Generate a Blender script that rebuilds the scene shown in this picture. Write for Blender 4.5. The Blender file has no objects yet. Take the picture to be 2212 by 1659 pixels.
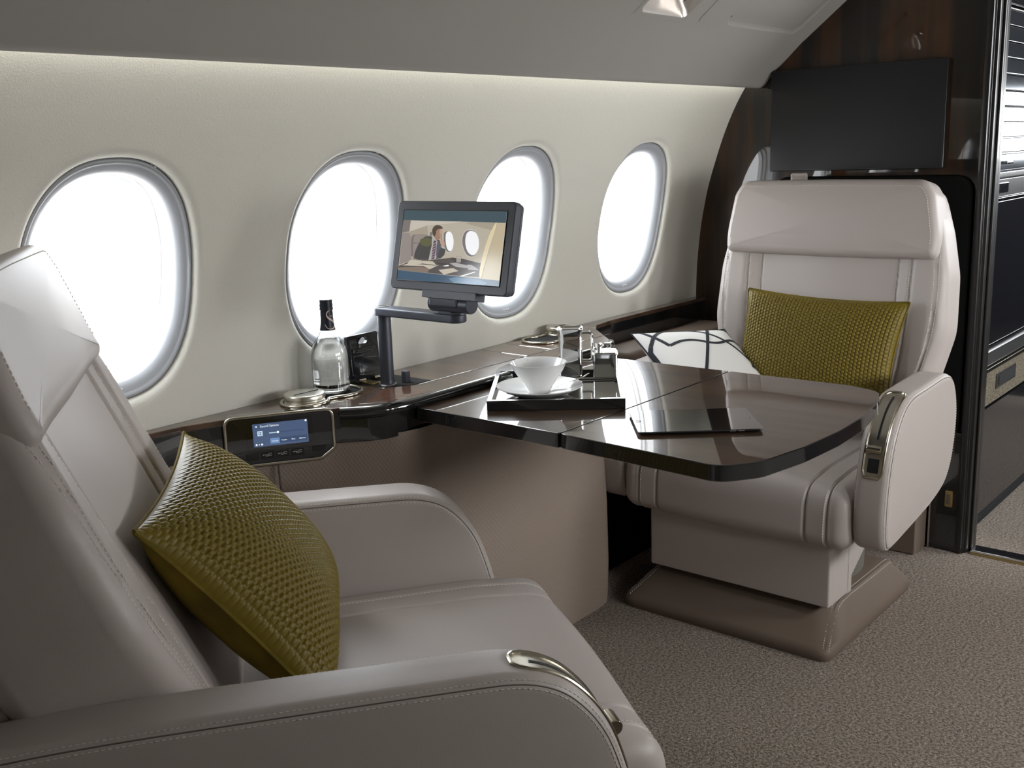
import bpy, bmesh, math, random
import numpy as np
from mathutils import Vector, Matrix
from mathutils.bvhtree import BVHTree
random.seed(7); rng = np.random.default_rng(7)
sc = bpy.context.scene
COL = sc.collection
PI = math.pi
def R(d): return math.radians(d)

# ------------------------------------------------------------------ materials
MATS = {}
def mat(name, col=(.5,.5,.5), rough=.5, metal=0, coat=0, coat_rough=.03, spec=.5, emit=None, estr=0, bump=None,
        noise=None, trans=0, ior=1.45, sheen=0, aniso=0):
    m = bpy.data.materials.new(name); m.use_nodes = True
    nt = m.node_tree; N = nt.nodes; L = nt.links
    b = N['Principled BSDF']
    b.inputs['Base Color'].default_value = (*col, 1)
    b.inputs['Roughness'].default_value = rough
    b.inputs['Metallic'].default_value = metal
    b.inputs['Coat Weight'].default_value = coat
    b.inputs['Coat Roughness'].default_value = coat_rough
    b.inputs['Specular IOR Level'].default_value = spec
    b.inputs['IOR'].default_value = ior
    b.inputs['Transmission Weight'].default_value = trans
    b.inputs['Sheen Weight'].default_value = sheen
    if emit: b.inputs['Emission Color'].default_value = (*emit, 1); b.inputs['Emission Strength'].default_value = estr
    tc = N.new('ShaderNodeTexCoord')
    if noise:   # (scale vec, col2, lo, hi, detail)
        mp = N.new('ShaderNodeMapping'); mp.inputs['Scale'].default_value = noise[0]
        L.new(tc.outputs['Object'], mp.inputs['Vector'])
        nz = N.new('ShaderNodeTexNoise'); nz.inputs['Scale'].default_value = 1; nz.inputs['Detail'].default_value = noise[4]
        L.new(mp.outputs[0], nz.inputs['Vector'])
        rp = N.new('ShaderNodeValToRGB'); rp.color_ramp.elements[0].position = noise[2]; rp.color_ramp.elements[1].position = noise[3]
        rp.color_ramp.elements[0].color = (*col, 1); rp.color_ramp.elements[1].color = (*noise[1], 1)
        L.new(nz.outputs['Fac'], rp.inputs[0]); L.new(rp.outputs[0], b.inputs['Base Color'])
    if bump:    # (kind, scale, strength, distance)
        if bump[0] == 'vor':
            t = N.new('ShaderNodeTexVoronoi'); t.inputs['Scale'].default_value = bump[1]; out = t.outputs['Distance']
        else:
            t = N.new('ShaderNodeTexNoise'); t.inputs['Scale'].default_value = bump[1]; t.inputs['Detail'].default_value = 4; out = t.outputs['Fac']
        L.new(tc.outputs['Object'], t.inputs['Vector'])
        bp = N.new('ShaderNodeBump'); bp.inputs['Strength'].default_value = bump[2]; bp.inputs['Distance'].default_value = bump[3]
        L.new(out, bp.inputs['Height']); L.new(bp.outputs[0], b.inputs['Normal'])
    MATS[name] = m
    return m
mat('leather', (.45,.40,.375), .42, bump=('vor', 420, .10, .0005), spec=.45)
mat('wall_leather', (.66,.645,.585), .6, bump=('vor', 330, .35, .0008), spec=.3)
mat('ceiling_fabric', (.33,.316,.296), .75, spec=.2)
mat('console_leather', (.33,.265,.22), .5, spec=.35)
mat('base_leather', (.155,.118,.092), .55, bump=('vor', 380, .2, .0006), spec=.3)
mat('stitch', (.70,.66,.60), .8)
mat('seam', (.13,.105,.09), .8)
mat('carpet', (.115,.090,.068), 1.0, bump=('noise', 260, 1.0, .008), noise=((150,150,150),(.42,.34,.27),.36,.66,3), spec=.1, sheen=.2)
mat('galley_carpet', (.10,.085,.06), 1.0, bump=('noise', 260, 1.0, .005), noise=((160,160,160),(.22,.19,.14),.35,.65,2), spec=.1)
mat('walnut_gloss', (.046,.027,.018), .3, spec=.1, coat=1, coat_rough=.012, noise=((14,2.2,14),(.095,.055,.034),.35,.65,5))
mat('burl_gloss', (.085,.035,.018), .3, spec=.1, coat=1, coat_rough=.012, noise=((30,60,20),(.15,.06,.028),.35,.65,6))
mat('bulkhead_wood', (.012,.009,.007), .3, spec=.1, coat=1, coat_rough=.02, noise=((6,18,1.6),(.06,.025,.008),.42,.75,4))
mat('black_gloss', (.010,.010,.011), .12, coat=1, coat_rough=.01)
mat('black_lacquer', (.010,.009,.009), .35, coat=.3, coat_rough=.1)
mat('velvet_black', (.008,.008,.008), .95, spec=.05)
mat('tv_screen', (.012,.012,.014), .32, spec=.35)
mat('dark_plastic', (.075,.08,.10), .45, bump=('noise', 900, .15, .0003))
mat('arm_metal', (.06,.066,.085), .38, metal=.35)
mat('nickel', (.52,.48,.40), .2, metal=1)
mat('nickel_brushed', (.55,.52,.45), .33, metal=1)
mat('steel_satin', (.6,.6,.6), .28, metal=1)
mat('chrome', (.86,.86,.86), .04, metal=1)
mat('brass', (.55,.42,.18), .3, metal=1)
mat('porcelain', (.86,.86,.85), .12, coat=.6)
mat('olive_weave', (.155,.112,.010), .45, spec=.35)
mat('olive_velvet', (.19,.135,.016), .8, noise=((9,9,9),(.12,.086,.012),.4,.6,3), spec=.15)
mat('white_cloth', (.80,.79,.77), .85, bump=('noise', 500, .2, .0004), sheen=.2)
mat('black_tape', (.022,.026,.034), .8)
mat('bezel_grey', (.36,.375,.40), .35, spec=.5)
mat('reveal_white', (.95,.95,.95), .9)
mat('satin_reflector', (.75,.70,.66), .25, metal=.6)
mat('label_navy', (.010,.014,.03), .4)
mat('label_pink', (.75,.6,.55), .4)
mat('cap_navy', (.015,.02,.035), .35)
mat('tablet_glass', (.006,.006,.007), .05, coat=1, coat_rough=.0)
mat('tablet_metal', (.10,.10,.11), .35, metal=.9)
mat('dot_white', (.9,.9,.9), .4)
mat('galley_slat', (.15,.17,.20), .12, metal=.9)
mat('galley_black', (.008,.008,.01), .12, coat=.5)
mat('appliance', (.16,.155,.15), .25, metal=.8)
mat('rubber', (.01,.01,.01), .9)
mat('pipe_trim', (.02,.018,.015), .3, coat=.5)
def emis(name, col, s=1.0):
    m = bpy.data.materials.new(name); m.use_nodes = True; nt = m.node_tree
    b = nt.nodes['Principled BSDF']; b.inputs['Base Color'].default_value = (.01,.01,.01,1); b.inputs['Roughness'].default_value = .15
    b.inputs['Emission Color'].default_value = (*col, 1); b.inputs['Emission Strength'].default_value = s
    MATS[name] = m; return m
emis('cove_led', (1.0,.98,.86), 11.0)
emis('lamp_led', (1.0,.95,.9), 60.0)
def glassm(name, tint=(1,1,1), gl=.08):
    m = bpy.data.materials.new(name); m.use_nodes = True; nt = m.node_tree; N = nt.nodes; L = nt.links
    N.remove(N['Principled BSDF']); o = N['Material Output']
    t = N.new('ShaderNodeBsdfTransparent'); t.inputs[0].default_value = (*tint,1)
    g = N.new('ShaderNodeBsdfGlossy'); g.inputs['Roughness'].default_value = .02
    x = N.new('ShaderNodeMixShader'); x.inputs[0].default_value = .05; L.new(t.outputs[0], x.inputs[1]); L.new(g.outputs[0], x.inputs[2])
    L.new(x.outputs[0], o.inputs[0]); MATS[name] = m
glassm('pane_glass', (.97,.985,1))
mat('bottle_glass', (.97,.985,1.0), .0, trans=1, ior=1.45)
mat('water', (.99,.995,1.0), .0, trans=1, ior=1.33)

# ------------------------------------------------------------------ geometry kit
class G:
    def __init__(s): s.v = []; s.f = []; s.m = []; s.n = 0
    def add(s, V, F, mi=0):
        V = np.asarray(V, float).reshape(-1,3)
        s.v.append(V); n = s.n
        for f in F: s.f.append(tuple(int(i)+n for i in f))
        s.m += [mi]*len(F) if isinstance(mi, int) else list(mi)
        s.n += len(V); return s
    def arr(s): return np.vstack(s.v)
    def xf(s, fn):
        V = fn(s.arr()); s.v = [V]; return s
    def join(s, g, mi=None):
        V = g.arr(); n = s.n; s.v.append(V)
        for f in g.f: s.f.append(tuple(i+n for i in f))
        s.m += g.m if mi is None else [mi]*len(g.f)
        s.n += len(V); return s
def build(name, g, mats, parent=None, sharp=38, loc=None, rot=None, flip=False):
    me = bpy.data.meshes.new(name)
    V = g.arr(); me.from_pydata(V.tolist(), [], g.f)
    for mm in (mats if isinstance(mats, (list,tuple)) else [mats]): me.materials.append(MATS[mm])
    me.polygons.foreach_set('material_index', g.m)
    me.polygons.foreach_set('use_smooth', [True]*len(me.polygons))
    bm = bmesh.new(); bm.from_mesh(me); bmesh.ops.recalc_face_normals(bm, faces=bm.faces); bm.to_mesh(me); bm.free()
    me.set_sharp_from_angle(angle=R(sharp)); me.update()
    o = bpy.data.objects.new(name, me); COL.objects.link(o)
    if len(me.vertices) < 5000:
        wn = o.modifiers.new('normals', 'WEIGHTED_NORMAL'); wn.keep_sharp = True; wn.weight = 60
    if parent: o.parent = parent
    if loc is not None: o.location = loc
    if rot is not None: o.rotation_euler = rot
    return o
def tag(o, label=None, cat=None, group=None, kind=None):
    if label: o['label'] = label
    if cat: o['category'] = cat
    if group: o['group'] = group
    if kind: o['kind'] = kind
    return o
def thing(name, label, cat, loc=(0,0,0), rz=0, group=None):
    o = bpy.data.objects.new(name, None); COL.objects.link(o); o.empty_display_size = .1
    o.location = loc; o.rotation_euler = (0,0,rz); tag(o, label, cat, group); return o
def struct(name, g, mats, parent=None, **k):
    o = build(name, g, mats, parent, **k); o['kind'] = 'structure'; return o

def box(c, s, b=0, seg=2):
    bm = bmesh.new(); bmesh.ops.create_cube(bm, size=1)
    for v in bm.verts: v.co = Vector((v.co.x*s[0], v.co.y*s[1], v.co.z*s[2]))
    if b: bmesh.ops.bevel(bm, geom=list(bm.edges), offset=b, segments=seg, profile=.5, affect='EDGES')
    bm.verts.ensure_lookup_table()
    V = [(v.co.x+c[0], v.co.y+c[1], v.co.z+c[2]) for v in bm.verts]; F = [[v.index for v in f.verts] for f in bm.faces]
    bm.free(); return V, F
def gbox(*a, **k): return G().add(*box(*a, **k))
def rings(L, closed_u=True, cap0=False, cap1=False):
    """list of rings (n,3) -> V,F"""
    n = len(L[0]); V = np.vstack(L); F = []
    for i in range(len(L)-1):
        a = i*n; b = a+n
        for j in range(n if closed_u else n-1):
            k = (j+1) % n; F.append((a+j, a+k, b+k, b+j))
    if cap0: F.append(tuple(range(n-1,-1,-1)))
    if cap1: F.append(tuple(range((len(L)-1)*n, len(L)*n)))
    return V, F
def lathe(prof, c=(0,0,0), seg=48, cap0=False, cap1=False, axis='z'):
    a = np.linspace(0, 2*PI, seg, endpoint=False); L = []
    for r, z in prof:
        r = max(r, 1e-5)
        if axis == 'z': L.append(np.c_[c[0]+r*np.cos(a), c[1]+r*np.sin(a), np.full(seg, c[2]+z)])
        elif axis == 'y': L.append(np.c_[c[0]+r*np.cos(a), np.full(seg, c[1]+z), c[2]+r*np.sin(a)])
        else: L.append(np.c_[np.full(seg, c[0]+z), c[1]+r*np.cos(a), c[2]+r*np.sin(a)])
    return rings(L, True, cap0, cap1)
def tube(P, r, seg=8, closed=False, rr=None, flat=None, up=None):
    P = np.asarray(P, float); n = len(P)
    if closed: T = np.roll(P,-1,0)-np.roll(P,1,0)
    else: T = np.gradient(P, axis=0)
    T /= np.linalg.norm(T, axis=1)[:,None]+1e-12
    u = np.array(up if up is not None else (0,0,1.)); 
    if up is None and abs(T[0]@u) > .9: u = np.array((1.,0,0))
    L = []; a = np.linspace(0, 2*PI, seg, endpoint=False)
    prev = u
    for i in range(n):
        s = np.cross(T[i], prev if up is None else u); s /= np.linalg.norm(s)+1e-12; w = np.cross(s, T[i]); prev = w
        rad = r if rr is None else rr[i]
        fl = 1 if flat is None else flat
        L.append(P[i] + rad*(np.cos(a)[:,None]*s + fl*np.sin(a)[:,None]*w))
    V, F = rings(L, True, not closed, not closed)
    if closed:
        for j in range(seg):
            k = (j+1) % seg; F.append(((n-1)*seg+j, (n-1)*seg+k, k, j))
    return V, F
def dense(P, n, closed=True):
    P = np.asarray(P, float); Q = np.vstack([P, P[:1]]) if closed else P
    d = np.r_[0, np.cumsum(np.linalg.norm(np.diff(Q, axis=0), axis=1))]
    t = np.linspace(0, d[-1], n, endpoint=not closed)
    return np.c_[tuple(np.interp(t, d, Q[:,k]) for k in range(Q.shape[1]))]
def smooth(P, closed=True, it=3):
    P = np.asarray(P, float)
    for _ in range(it):      # chaikin
        if closed: A = P; B = np.roll(P,-1,0); P = np.stack([.75*A+.25*B, .25*A+.75*B],1).reshape(-1, P.shape[1])
        else:
            A = P[:-1]; B = P[1:]; Q = np.stack([.75*A+.25*B, .25*A+.75*B],1).reshape(-1, P.shape[1]); P = np.vstack([P[:1], Q[1:-1], P[-1:]])
    return P
def rrect(w, h, r, n=8, c=(0,0)):
    P = []
    for cx, cy, a0 in ((w/2-r,h/2-r,0),(-w/2+r,h/2-r,90),(-w/2+r,-h/2+r,180),(w/2-r,-h/2+r,270)):
        for k in range(n+1):
            a = R(a0+90*k/n); P.append((c[0]+cx+r*math.cos(a), c[1]+cy+r*math.sin(a)))
    return np.array(P)
def roundpoly(P, rs, n=6):
    P = np.asarray(P, float); out = []; m = len(P)
    for i in range(m):
        r = rs if np.isscalar(rs) else rs[i]
        a, b, c = P[i-1], P[i], P[(i+1)%m]
        if r <= 0: out.append(b); continue
        u = a-b; u1 = np.linalg.norm(u); u /= u1; w = c-b; w1 = np.linalg.norm(w); w /= w1
        ang = math.acos(max(-1,min(1,u@w))); d = min(r/math.tan(ang/2), u1*.48, w1*.48)
        p0 = b+u*d; p2 = b+w*d
        for k in range(n+1):
            t = k/n; out.append((1-t)**2*p0+2*t*(1-t)*b+t*t*p2)
    return np.array(out)
def area2(P): x, y = P[:,0], P[:,1]; return .5*np.sum(x*np.roll(y,-1)-np.roll(x,-1)*y)
def offs(P, d):
    """offset closed polygon inward by d (ccw)"""
    if area2(P) < 0: P = P[::-1]
    A = P-np.roll(P,1,0); B = np.roll(P,-1,0)-P
    na = np.c_[-A[:,1],A[:,0]]; nb = np.c_[-B[:,1],B[:,0]]
    na /= np.linalg.norm(na,axis=1)[:,None]+1e-12; nb /= np.linalg.norm(nb,axis=1)[:,None]+1e-12
    m = na+nb; l = np.linalg.norm(m,axis=1)[:,None]+1e-12; m /= l
    k = 1/np.clip((m*na).sum(1), .5, 1)
    return P + m*(d*k)[:,None]
def prism(P, z0, z1, b=0, flare=0, both=True):
    """extruded polygon in xy with rounded edges"""
    P = np.asarray(P, float); 
    if area2(P) < 0: P = P[::-1]
    L = []
    def lay(Q, z): L.append(np.c_[Q, np.full(len(Q), z)])
    Q0 = offs(P, -flare) if flare else P
    if b:
        if both:
            for a in (90,60,30): lay(offs(Q0, b*(1-math.cos(R(a)))), z0+b*(1-math.sin(R(a))))
        lay(Q0, z0+(b if both else 0)); lay(P, z1-b)
        for a in (30,60,90): lay(offs(P, b*(1-math.cos(R(a)))), z1-b*(1-math.sin(R(a))))
    else: lay(Q0, z0); lay(P, z1)
    return rings(L, True, True, True)
def strokes(g, pts, nrm, ln=.0042, gap=.0028, r=.0006, mi=1, lift=.0004):
    """stitches along a 3D polyline"""
    P = np.asarray(pts, float); d = np.r_[0, np.cumsum(np.linalg.norm(np.diff(P,axis=0),axis=1))]
    nrm = np.asarray(nrm, float); s = gap
    hexd = [(1,0),(0,1),(-1,0),(0,-1)]
    while s+ln < d[-1]:
        a = np.array([np.interp(s, d, P[:,k]) for k in range(3)]); b = np.array([np.interp(s+ln, d, P[:,k]) for k in range(3)])
        n = np.array([np.interp(s, d, nrm[:,k]) for k in range(3)]); n /= np.linalg.norm(n)+1e-9
        t = b-a; t /= np.linalg.norm(t)+1e-9; w = np.cross(t, n)
        a = a+n*lift; b = b+n*lift; V = []
        for p in (a, b):
            for x, y in hexd: V.append(p+r*(x*w+y*n))
        m = (a+b)/2+n*r*.9
        g.add(V, [(0,1,5,4),(1,2,6,5),(2,3,7,6),(3,0,4,7),(3,2,1,0),(4,5,6,7)], mi)
        s += ln+gap
    return g
def curvefit(P, n=60):
    return dense(smooth(P, False, 3), n, False)

def slab(out, c0, c1, r=.02, bulge=(.0,.0), csn=None, off=None, ncap=24, nedge=6, n=160, grooves=(), h=None, gw=.004, gd=.004):
    """pad: closed outline in (a,b); thickness c0..c1; rounded edge r.
       grooves: polylines in (a,b) pressed into the c1 cap. returns G in (a,b,c) coords"""
    P = dense(out, n)
    if area2(P) < 0: P = P[::-1]
    L = []
    def cap(c, sg, bl, rev):
        Q = offs(P, r); ce = Q.mean(0); S = []
        for k in range(ncap):
            s = (1-k/ncap)
            q = ce+(Q-ce)*s
            S.append(np.c_[q, np.full(n, c+sg*bl*(1-s**2.4))])
        S.append(np.tile(np.array([[ce[0],ce[1],c+sg*bl]]), (n,1))+1e-6*np.c_[P-ce, np.zeros(n)])
        return S[::-1] if rev else S
    L += cap(c0, -1, bulge[0], True)[:-1]
    for a in np.linspace(90, 0, nedge+1): L.append(np.c_[offs(P, r*(1-math.cos(R(a)))), np.full(n, c0+r*(1-math.sin(R(a))))])
    cs = np.linspace(c0+r, c1-r, 4)[1:-1] if csn is None else csn
    for c in cs:
        o = 0 if off is None else off(c)
        L.append(np.c_[offs(P, o), np.full(n, c)])
    for a in np.linspace(0, 90, nedge+1): L.append(np.c_[offs(P, r*(1-math.cos(R(a)))), np.full(n, c1-r*(1-math.sin(R(a))))])
    L += cap(c1, 1, bulge[1], False)[1:]
    V, F = rings(L, True, False, False)
    if h is not None:
        top = V[:,2] > (c0+c1)/2+ (c1-c0)*.15
        V[top,2] += h(V[top,0], V[top,1])
    if len(grooves):
        top = V[:,2] > c1-r*1.02
        D = np.full(top.sum(), 1e9); A = V[top,:2]
        for gpl in grooves:
            gp = np.asarray(gpl, float)
            for p, q in zip(gp[:-1], gp[1:]):
                e = q-p; t = np.clip(((A-p)@e)/(e@e+1e-12), 0, 1); D = np.minimum(D, np.linalg.norm(A-(p+t[:,None]*e), axis=1))
        V[top,2] -= gd*np.exp(-(D/gw)**2)
    g = G().add(V, F); return g
def drape(g, pl, step=.004, axis=2, frm=5.0, lift=0):
    """project 2-D polyline (a,b) onto g from +c; returns pts, normals"""
    bv = BVHTree.FromPolygons([tuple(v) for v in g.arr()], g.f)
    pl = np.asarray(pl, float); ln = np.sum(np.linalg.norm(np.diff(pl,axis=0),axis=1)); pl = dense(pl, max(3,int(ln/step)), False)
    P = []; Nn = []
    for a, b in pl:
        h = bv.ray_cast(Vector((a,b,frm)), Vector((0,0,-1)))
        if h[0] is not None:
            n = h[1]; n = n if n.z > 0 else -n
            P.append((a,b,h[0].z+lift)); Nn.append(tuple(n))
    return np.array(P), np.array(Nn)
def poff(pl, d):
    pl = np.asarray(pl, float); T = np.gradient(pl, axis=0); T /= np.linalg.norm(T,axis=1)[:,None]+1e-12
    return pl+np.c_[-T[:,1],T[:,0]]*d

# ------------------------------------------------------------------ camera (solved from the photograph's vanishing points)
Fpx, CX, CY = 2265., 1106., 829.5
def nrm(v): v = np.array(v,float); return v/np.linalg.norm(v)
_ex = nrm(((3055-CX)/Fpx,(261-CY)/Fpx,1)); _ey = nrm(((-1646-CX)/Fpx,(422-CY)/Fpx,1)); _ey = nrm(_ey-_ex*_ex.dot(_ey)); _ez = -np.cross(_ex,_ey)
if _ez[1] > 0: _ez = -_ez
RM = np.array([_ex,_ey,_ez]); CAMH = 1.25
cd = bpy.data.cameras.new('camera'); cam = bpy.data.objects.new('camera', cd); COL.objects.link(cam)
cx_, cu_, cb_ = RM@np.array((1,0,0)), RM@np.array((0,-1,0)), RM@np.array((0,0,-1))
cam.matrix_world = Matrix(((cx_[0],cu_[0],cb_[0],0),(cx_[1],cu_[1],cb_[1],0),(cx_[2],cu_[2],cb_[2],CAMH),(0,0,0,1)))
cd.sensor_width = 36; cd.lens = Fpx*36/2212; cd.clip_start = .02; cd.clip_end = 200
sc.camera = cam

# ------------------------------------------------------------------ shell
XB = 3.197; YC = .69
PROF = np.array([(-.2,1.80),(.0,1.815),(.3,1.84),(.60,1.856),(.736,1.856),(.865,1.851),(.992,1.836),(1.117,1.81),(1.268,1.759),(1.363,1.717),(1.429,1.677),(1.52,1.612),(1.60,1.55)])
def WY(z): return np.interp(z, PROF[:,0], PROF[:,1])
_zz = np.linspace(-.2,1.6,181); _yy = np.interp(_zz, PROF[:,0], PROF[:,1]); _k = np.ones(9)/9
_ys = np.convolve(np.pad(_yy,4,mode='edge'), _k, 'valid'); 
def WYs(z): return np.interp(z, _zz, _ys)
WC = (.432,1.017,1.602,2.187,2.772); ZC = 1.030; HW, HH = .176, .228
def sup(n, hw, hh, e=2.35):
    a = np.linspace(0, 2*PI, n, endpoint=False); c, s = np.cos(a), np.sin(a)
    return np.c_[np.sign(c)*np.abs(c)**(2/e)*hw, np.sign(s)*np.abs(s)**(2/e)*hh]
def wall_pt(x, z, d, side):
    """point at depth d behind the wall skin"""
    y = WYs(z); sl = (WYs(z+.01)-WYs(z-.01))/.02
    ny, nz = 1/np.sqrt(1+sl**2), -sl/np.sqrt(1+sl**2)
    Y = y+ny*d; Z = z+nz*d
    if side < 0: Y = 2*YC-Y
    return np.c_[x, Y, Z]
def make_wall(name, side):
    g = G(); n = 128; hx = .2925; z0, z1 = .72, 1.345
    for wc in WC:
        E = sup(n, HW, HH); L = []
        # rectangle boundary with matching directions
        Rr = []
        for ex, ez in E:
            t = min(hx/abs(ex) if abs(ex) > 1e-9 else 1e9, ((z1-ZC) if ez > 0 else (ZC-z0))/abs(ez) if abs(ez) > 1e-9 else 1e9)
            Rr.append((ex*t, ez*t))
        Rr = np.array(Rr)
        for cx, cz in ((hx,z1-ZC),(-hx,z1-ZC),(-hx,z0-ZC),(hx,z0-ZC)):   # snap the nearest to corners
            Rr[np.argmin(np.hypot(Rr[:,0]-cx, Rr[:,1]-cz))] = (cx,cz)
        for t in (1,.8,.6,.42,.28,.16,.08,.03,0):
            q = E*(1-t)+Rr*t; q = (E*(1+.10)*(1-t)+Rr*t)
            L.append(wall_pt(wc+q[:,0], ZC+q[:,1], 0, side))
        rl = .0175
        for a in (15,30,45,60,75,90):
            q = E*(1.10)-E/np.array([HW,HH])*rl*math.sin(R(a)); q = E*1.10 - (E*.10)*math.sin(R(a))
            L.append(wall_pt(wc+q[:,0], ZC+q[:,1], rl*(1-math.cos(R(a))), side))
        L.append(wall_pt(wc+E[:,0], ZC+E[:,1], .03, side))
        V, F = rings(L); g.add(V, F)
    xs = [WC[0]-hx, WC[-1]+hx]
    def strip(xa, xb, za, zb, nz):
        z = np.linspace(za, zb, nz); A = wall_pt(np.full(nz,xa), z, 0, side); B = wall_pt(np.full(nz,xb), z, 0, side)
        V, F = rings([A,B], False); g.add(V, F)
    strip(-1.3, XB+.02, -.02, z0, 12); strip(-1.3, XB+.02, z1, 1.50, 10)
    strip(-1.3, xs[0], z0, z1, 24); strip(xs[1], XB+.02, z0, z1, 24)
    return struct(name, g, ['wall_leather'])
make_wall('wall_left', 1); make_wall('wall_right', -1)

def make_window(i, wc, side, nm):
    n = 96; E = sup(n, HW, HH)
    w = thing(nm, None, None); w['kind'] = 'structure'
    def ring(s, d, sz=None):
        q = E*s; return wall_pt(wc+q[:,0], ZC+q[:,1], d, side)
    # grey bezel flaring inwards
    L = [ring(1.0,.030), ring(.995,.0155), ring(.985,.0125), ring(.965,.0125), ring(.952,.0165), ring(.94,.0175), ring(.90,.021), ring(.865,.028), ring(.848,.036), ring(.842,.045)]
    g = G().add(*rings(L)); f = build('window_frame', g, 'bezel_grey', w, sharp=60)
    # vent dots
    g = G()
    for r_, m in ((0,4),(1,3)):
        for k in range(m):
            x = wc+.004+(k-(m-1)/2)*.0075; z = ZC-HH*.905-r_*.006
            p = wall_pt(np.array([x]), np.array([z]), .0195, side)[0]
            g.add(*lathe([(.0013,0),(.0013,.0015*side*-1)], p, 6, True, True, 'y'))
    build('window_vent', g, 'dot_white', w)
    L = [ring(.842,.045), ring(.838,.060), ring(.835,.075), ring(.80,.0752), ring(.795,.085), ring(.76,.086), ring(.755,.10)]
    build('window_reveal', G().add(*rings(L)), 'reveal_white', w, sharp=30)
    L = [ring(.80,.079), ring(.4,.079), ring(.001,.079)]
    build('window_pane', G().add(*rings(L)), 'pane_glass', w)
    if side < 0 and wc < 1.3: build('window_light_blocker', G().add(*rings([ring(.80,.083), ring(.4,.083), ring(.001,.083)])), 'wall_leather', w)  # added unseen blocker, stops opposite daylight so the near seat stays darker
    return w
k = 1
for wc in WC:
    make_window(k, wc, 1, 'window_%d' % k); k += 1
for wc in WC:
    make_window(k, wc, -1, 'window_%d' % k); k += 1

# floor
g = G()
nx, ny = 2, 2
g.add(*rings([np.array([(-1.3,-.55,0),(-1.3,1.86,0)]), np.array([(3.24,-.55,0),(3.24,1.86,0)])], False))
struct('floor', g, 'carpet')
g = G().add(*rings([np.array([(3.24,-.55,.0),(3.24,1.2,.0)]), np.array([(5.4,-.55,.0),(5.4,1.2,.0)])], False))
struct('floor', g, 'carpet')

# ceiling: side panels with crease, service recesses, crown
def cpoly(side):
    C_ = [(1.640,1.447),(1.641,1.434),(1.636,1.4265),(1.628,1.4225),(1.618,1.4240),(1.606,1.431),(1.577,1.467),(1.533,1.5065),(1.492,1.544),(1.484,1.551),(1.474,1.5585),(1.344,1.66)]
    return [((y if side > 0 else 2*YC-y), z) for y, z in C_]
def ceil_pt(x, s, side=1, d=0):
    """s: metres up the upper facet from the crease (1.474,1.5585) to (1.20,1.775); d: depth above"""
    a = np.array((1.474,1.5585)); b = np.array((1.200,1.773)); u = (b-a)/np.linalg.norm(b-a); n = np.array((-u[1],u[0])); n = n if n[1] > 0 else -n
    p = a+u*s+n*d; y = p[0] if side > 0 else 2*YC-p[0]
    return np.array((x,y,p[1]))
SL = float(np.linalg.norm(np.array((1.474,1.5585))-np.array((1.200,1.773))))
RECESS = [(2.235,2.46,.012,.19),(2.66,3.10,.012,.17)]
for side in (1,-1):
    g = G(); C_ = cpoly(side)[:-1]
    L = [np.array([(x,y,z) for y,z in C_]) for x in (-1.3, XB+.01)]
    g.add(*rings(L, False))
    xs = sorted({-1.3, XB+.01, *[v for r_ in RECESS for v in r_[:2]]}) if side > 0 else [-1.3, XB+.01]
    ss = sorted({0, SL, *[v for r_ in RECESS for v in r_[2:]]}) if side > 0 else [0, SL]
    for i in range(len(xs)-1):
        for j in range(len(ss)-1):
            xm, sm = (xs[i]+xs[i+1])/2, (ss[j]+ss[j+1])/2
            if side > 0 and any(a < xm < b and c < sm < d for a,b,c,d in RECESS): continue
            g.add([ceil_pt(xs[i],ss[j],side), ceil_pt(xs[i+1],ss[j],side), ceil_pt(xs[i+1],ss[j+1],side), ceil_pt(xs[i],ss[j+1],side)], [(0,1,2,3)])
    struct('ceiling', g, 'ceiling_fabric', sharp=30)
    # crown half
    ys = np.linspace(1.200, YC, 10) ; t = np.linspace(0,1,10); zs = 1.773+.115*np.sin(t*PI/2)
    ys = ys if side > 0 else 2*YC-ys
    struct('ceiling', G().add(*rings([np.c_[np.full(10,x), ys, zs] for x in (-1.3, XB+.01)], False)), 'ceiling_fabric')
# recess liners (rounded opening lip + sunken panel)
def recess(x0, x1, s0, s1, depth, rc, matn, name, kind_struct=True, dome=0):
    w, h = x1-x0, s1-s0; c = ((x0+x1)/2, (s0+s1)/2)
    out = rrect(w+.030, h+.022, .004, 6); L = []
    def lay(P, d): L.append(np.array([ceil_pt(c[0]+p[0], c[1]+p[1], 1, d) for p in P]))
    lay(out, -.0006); lay(rrect(w+.006,h+.004,rc,6), -.0008); lay(rrect(w-.004,h-.004,rc,6), -.0012); lay(rrect(w-.010,h-.010,rc,6), .002)
    lay(rrect(w-.014-dome,h-.014-dome,max(rc-.004,.004),6), depth)
    V, F = rings(L, True, False, True); o = struct(name, G().add(V, F), matn, sharp=50); return o
recess(*RECESS[1], .012, .03, 'ceiling_fabric', 'trim_1')
# reading light in its recess
rl = thing('reading_light', 'square recessed satin metal reading light at the top edge of the ceiling panel', 'reading light', tuple(ceil_pt(2.35,.10)))
def rel(g, o):
    l = np.array(o.location); return g.xf(lambda V: V-l)
x0,x1,s0,s1 = RECESS[0]
L = []
def lay(P, d): L.append(np.array([ceil_pt((x0+x1)/2+p[0], (s0+s1)/2+p[1], 1, d) for p in P]))
w_, h_ = x1-x0, s1-s0
lay(rrect(w_+.024,h_+.022,.004,6), -.0006); lay(rrect(w_+.008,h_+.008,.026,6), -.003); lay(rrect(w_-.012,h_-.012,.02,6), -.001)
build('bezel', rel(G().add(*rings(L)), rl), 'ceiling_fabric', rl)
L = []; lay(rrect(w_-.012,h_-.012,.02,6), -.001); lay(rrect(w_-.03,h_-.03,.02,6), .012); lay(rrect(w_-.075,h_-.075,.016,6), .055)
build('reflector', rel(G().add(*rings(L, True, False, True)), rl), 'satin_reflector', rl)
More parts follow.
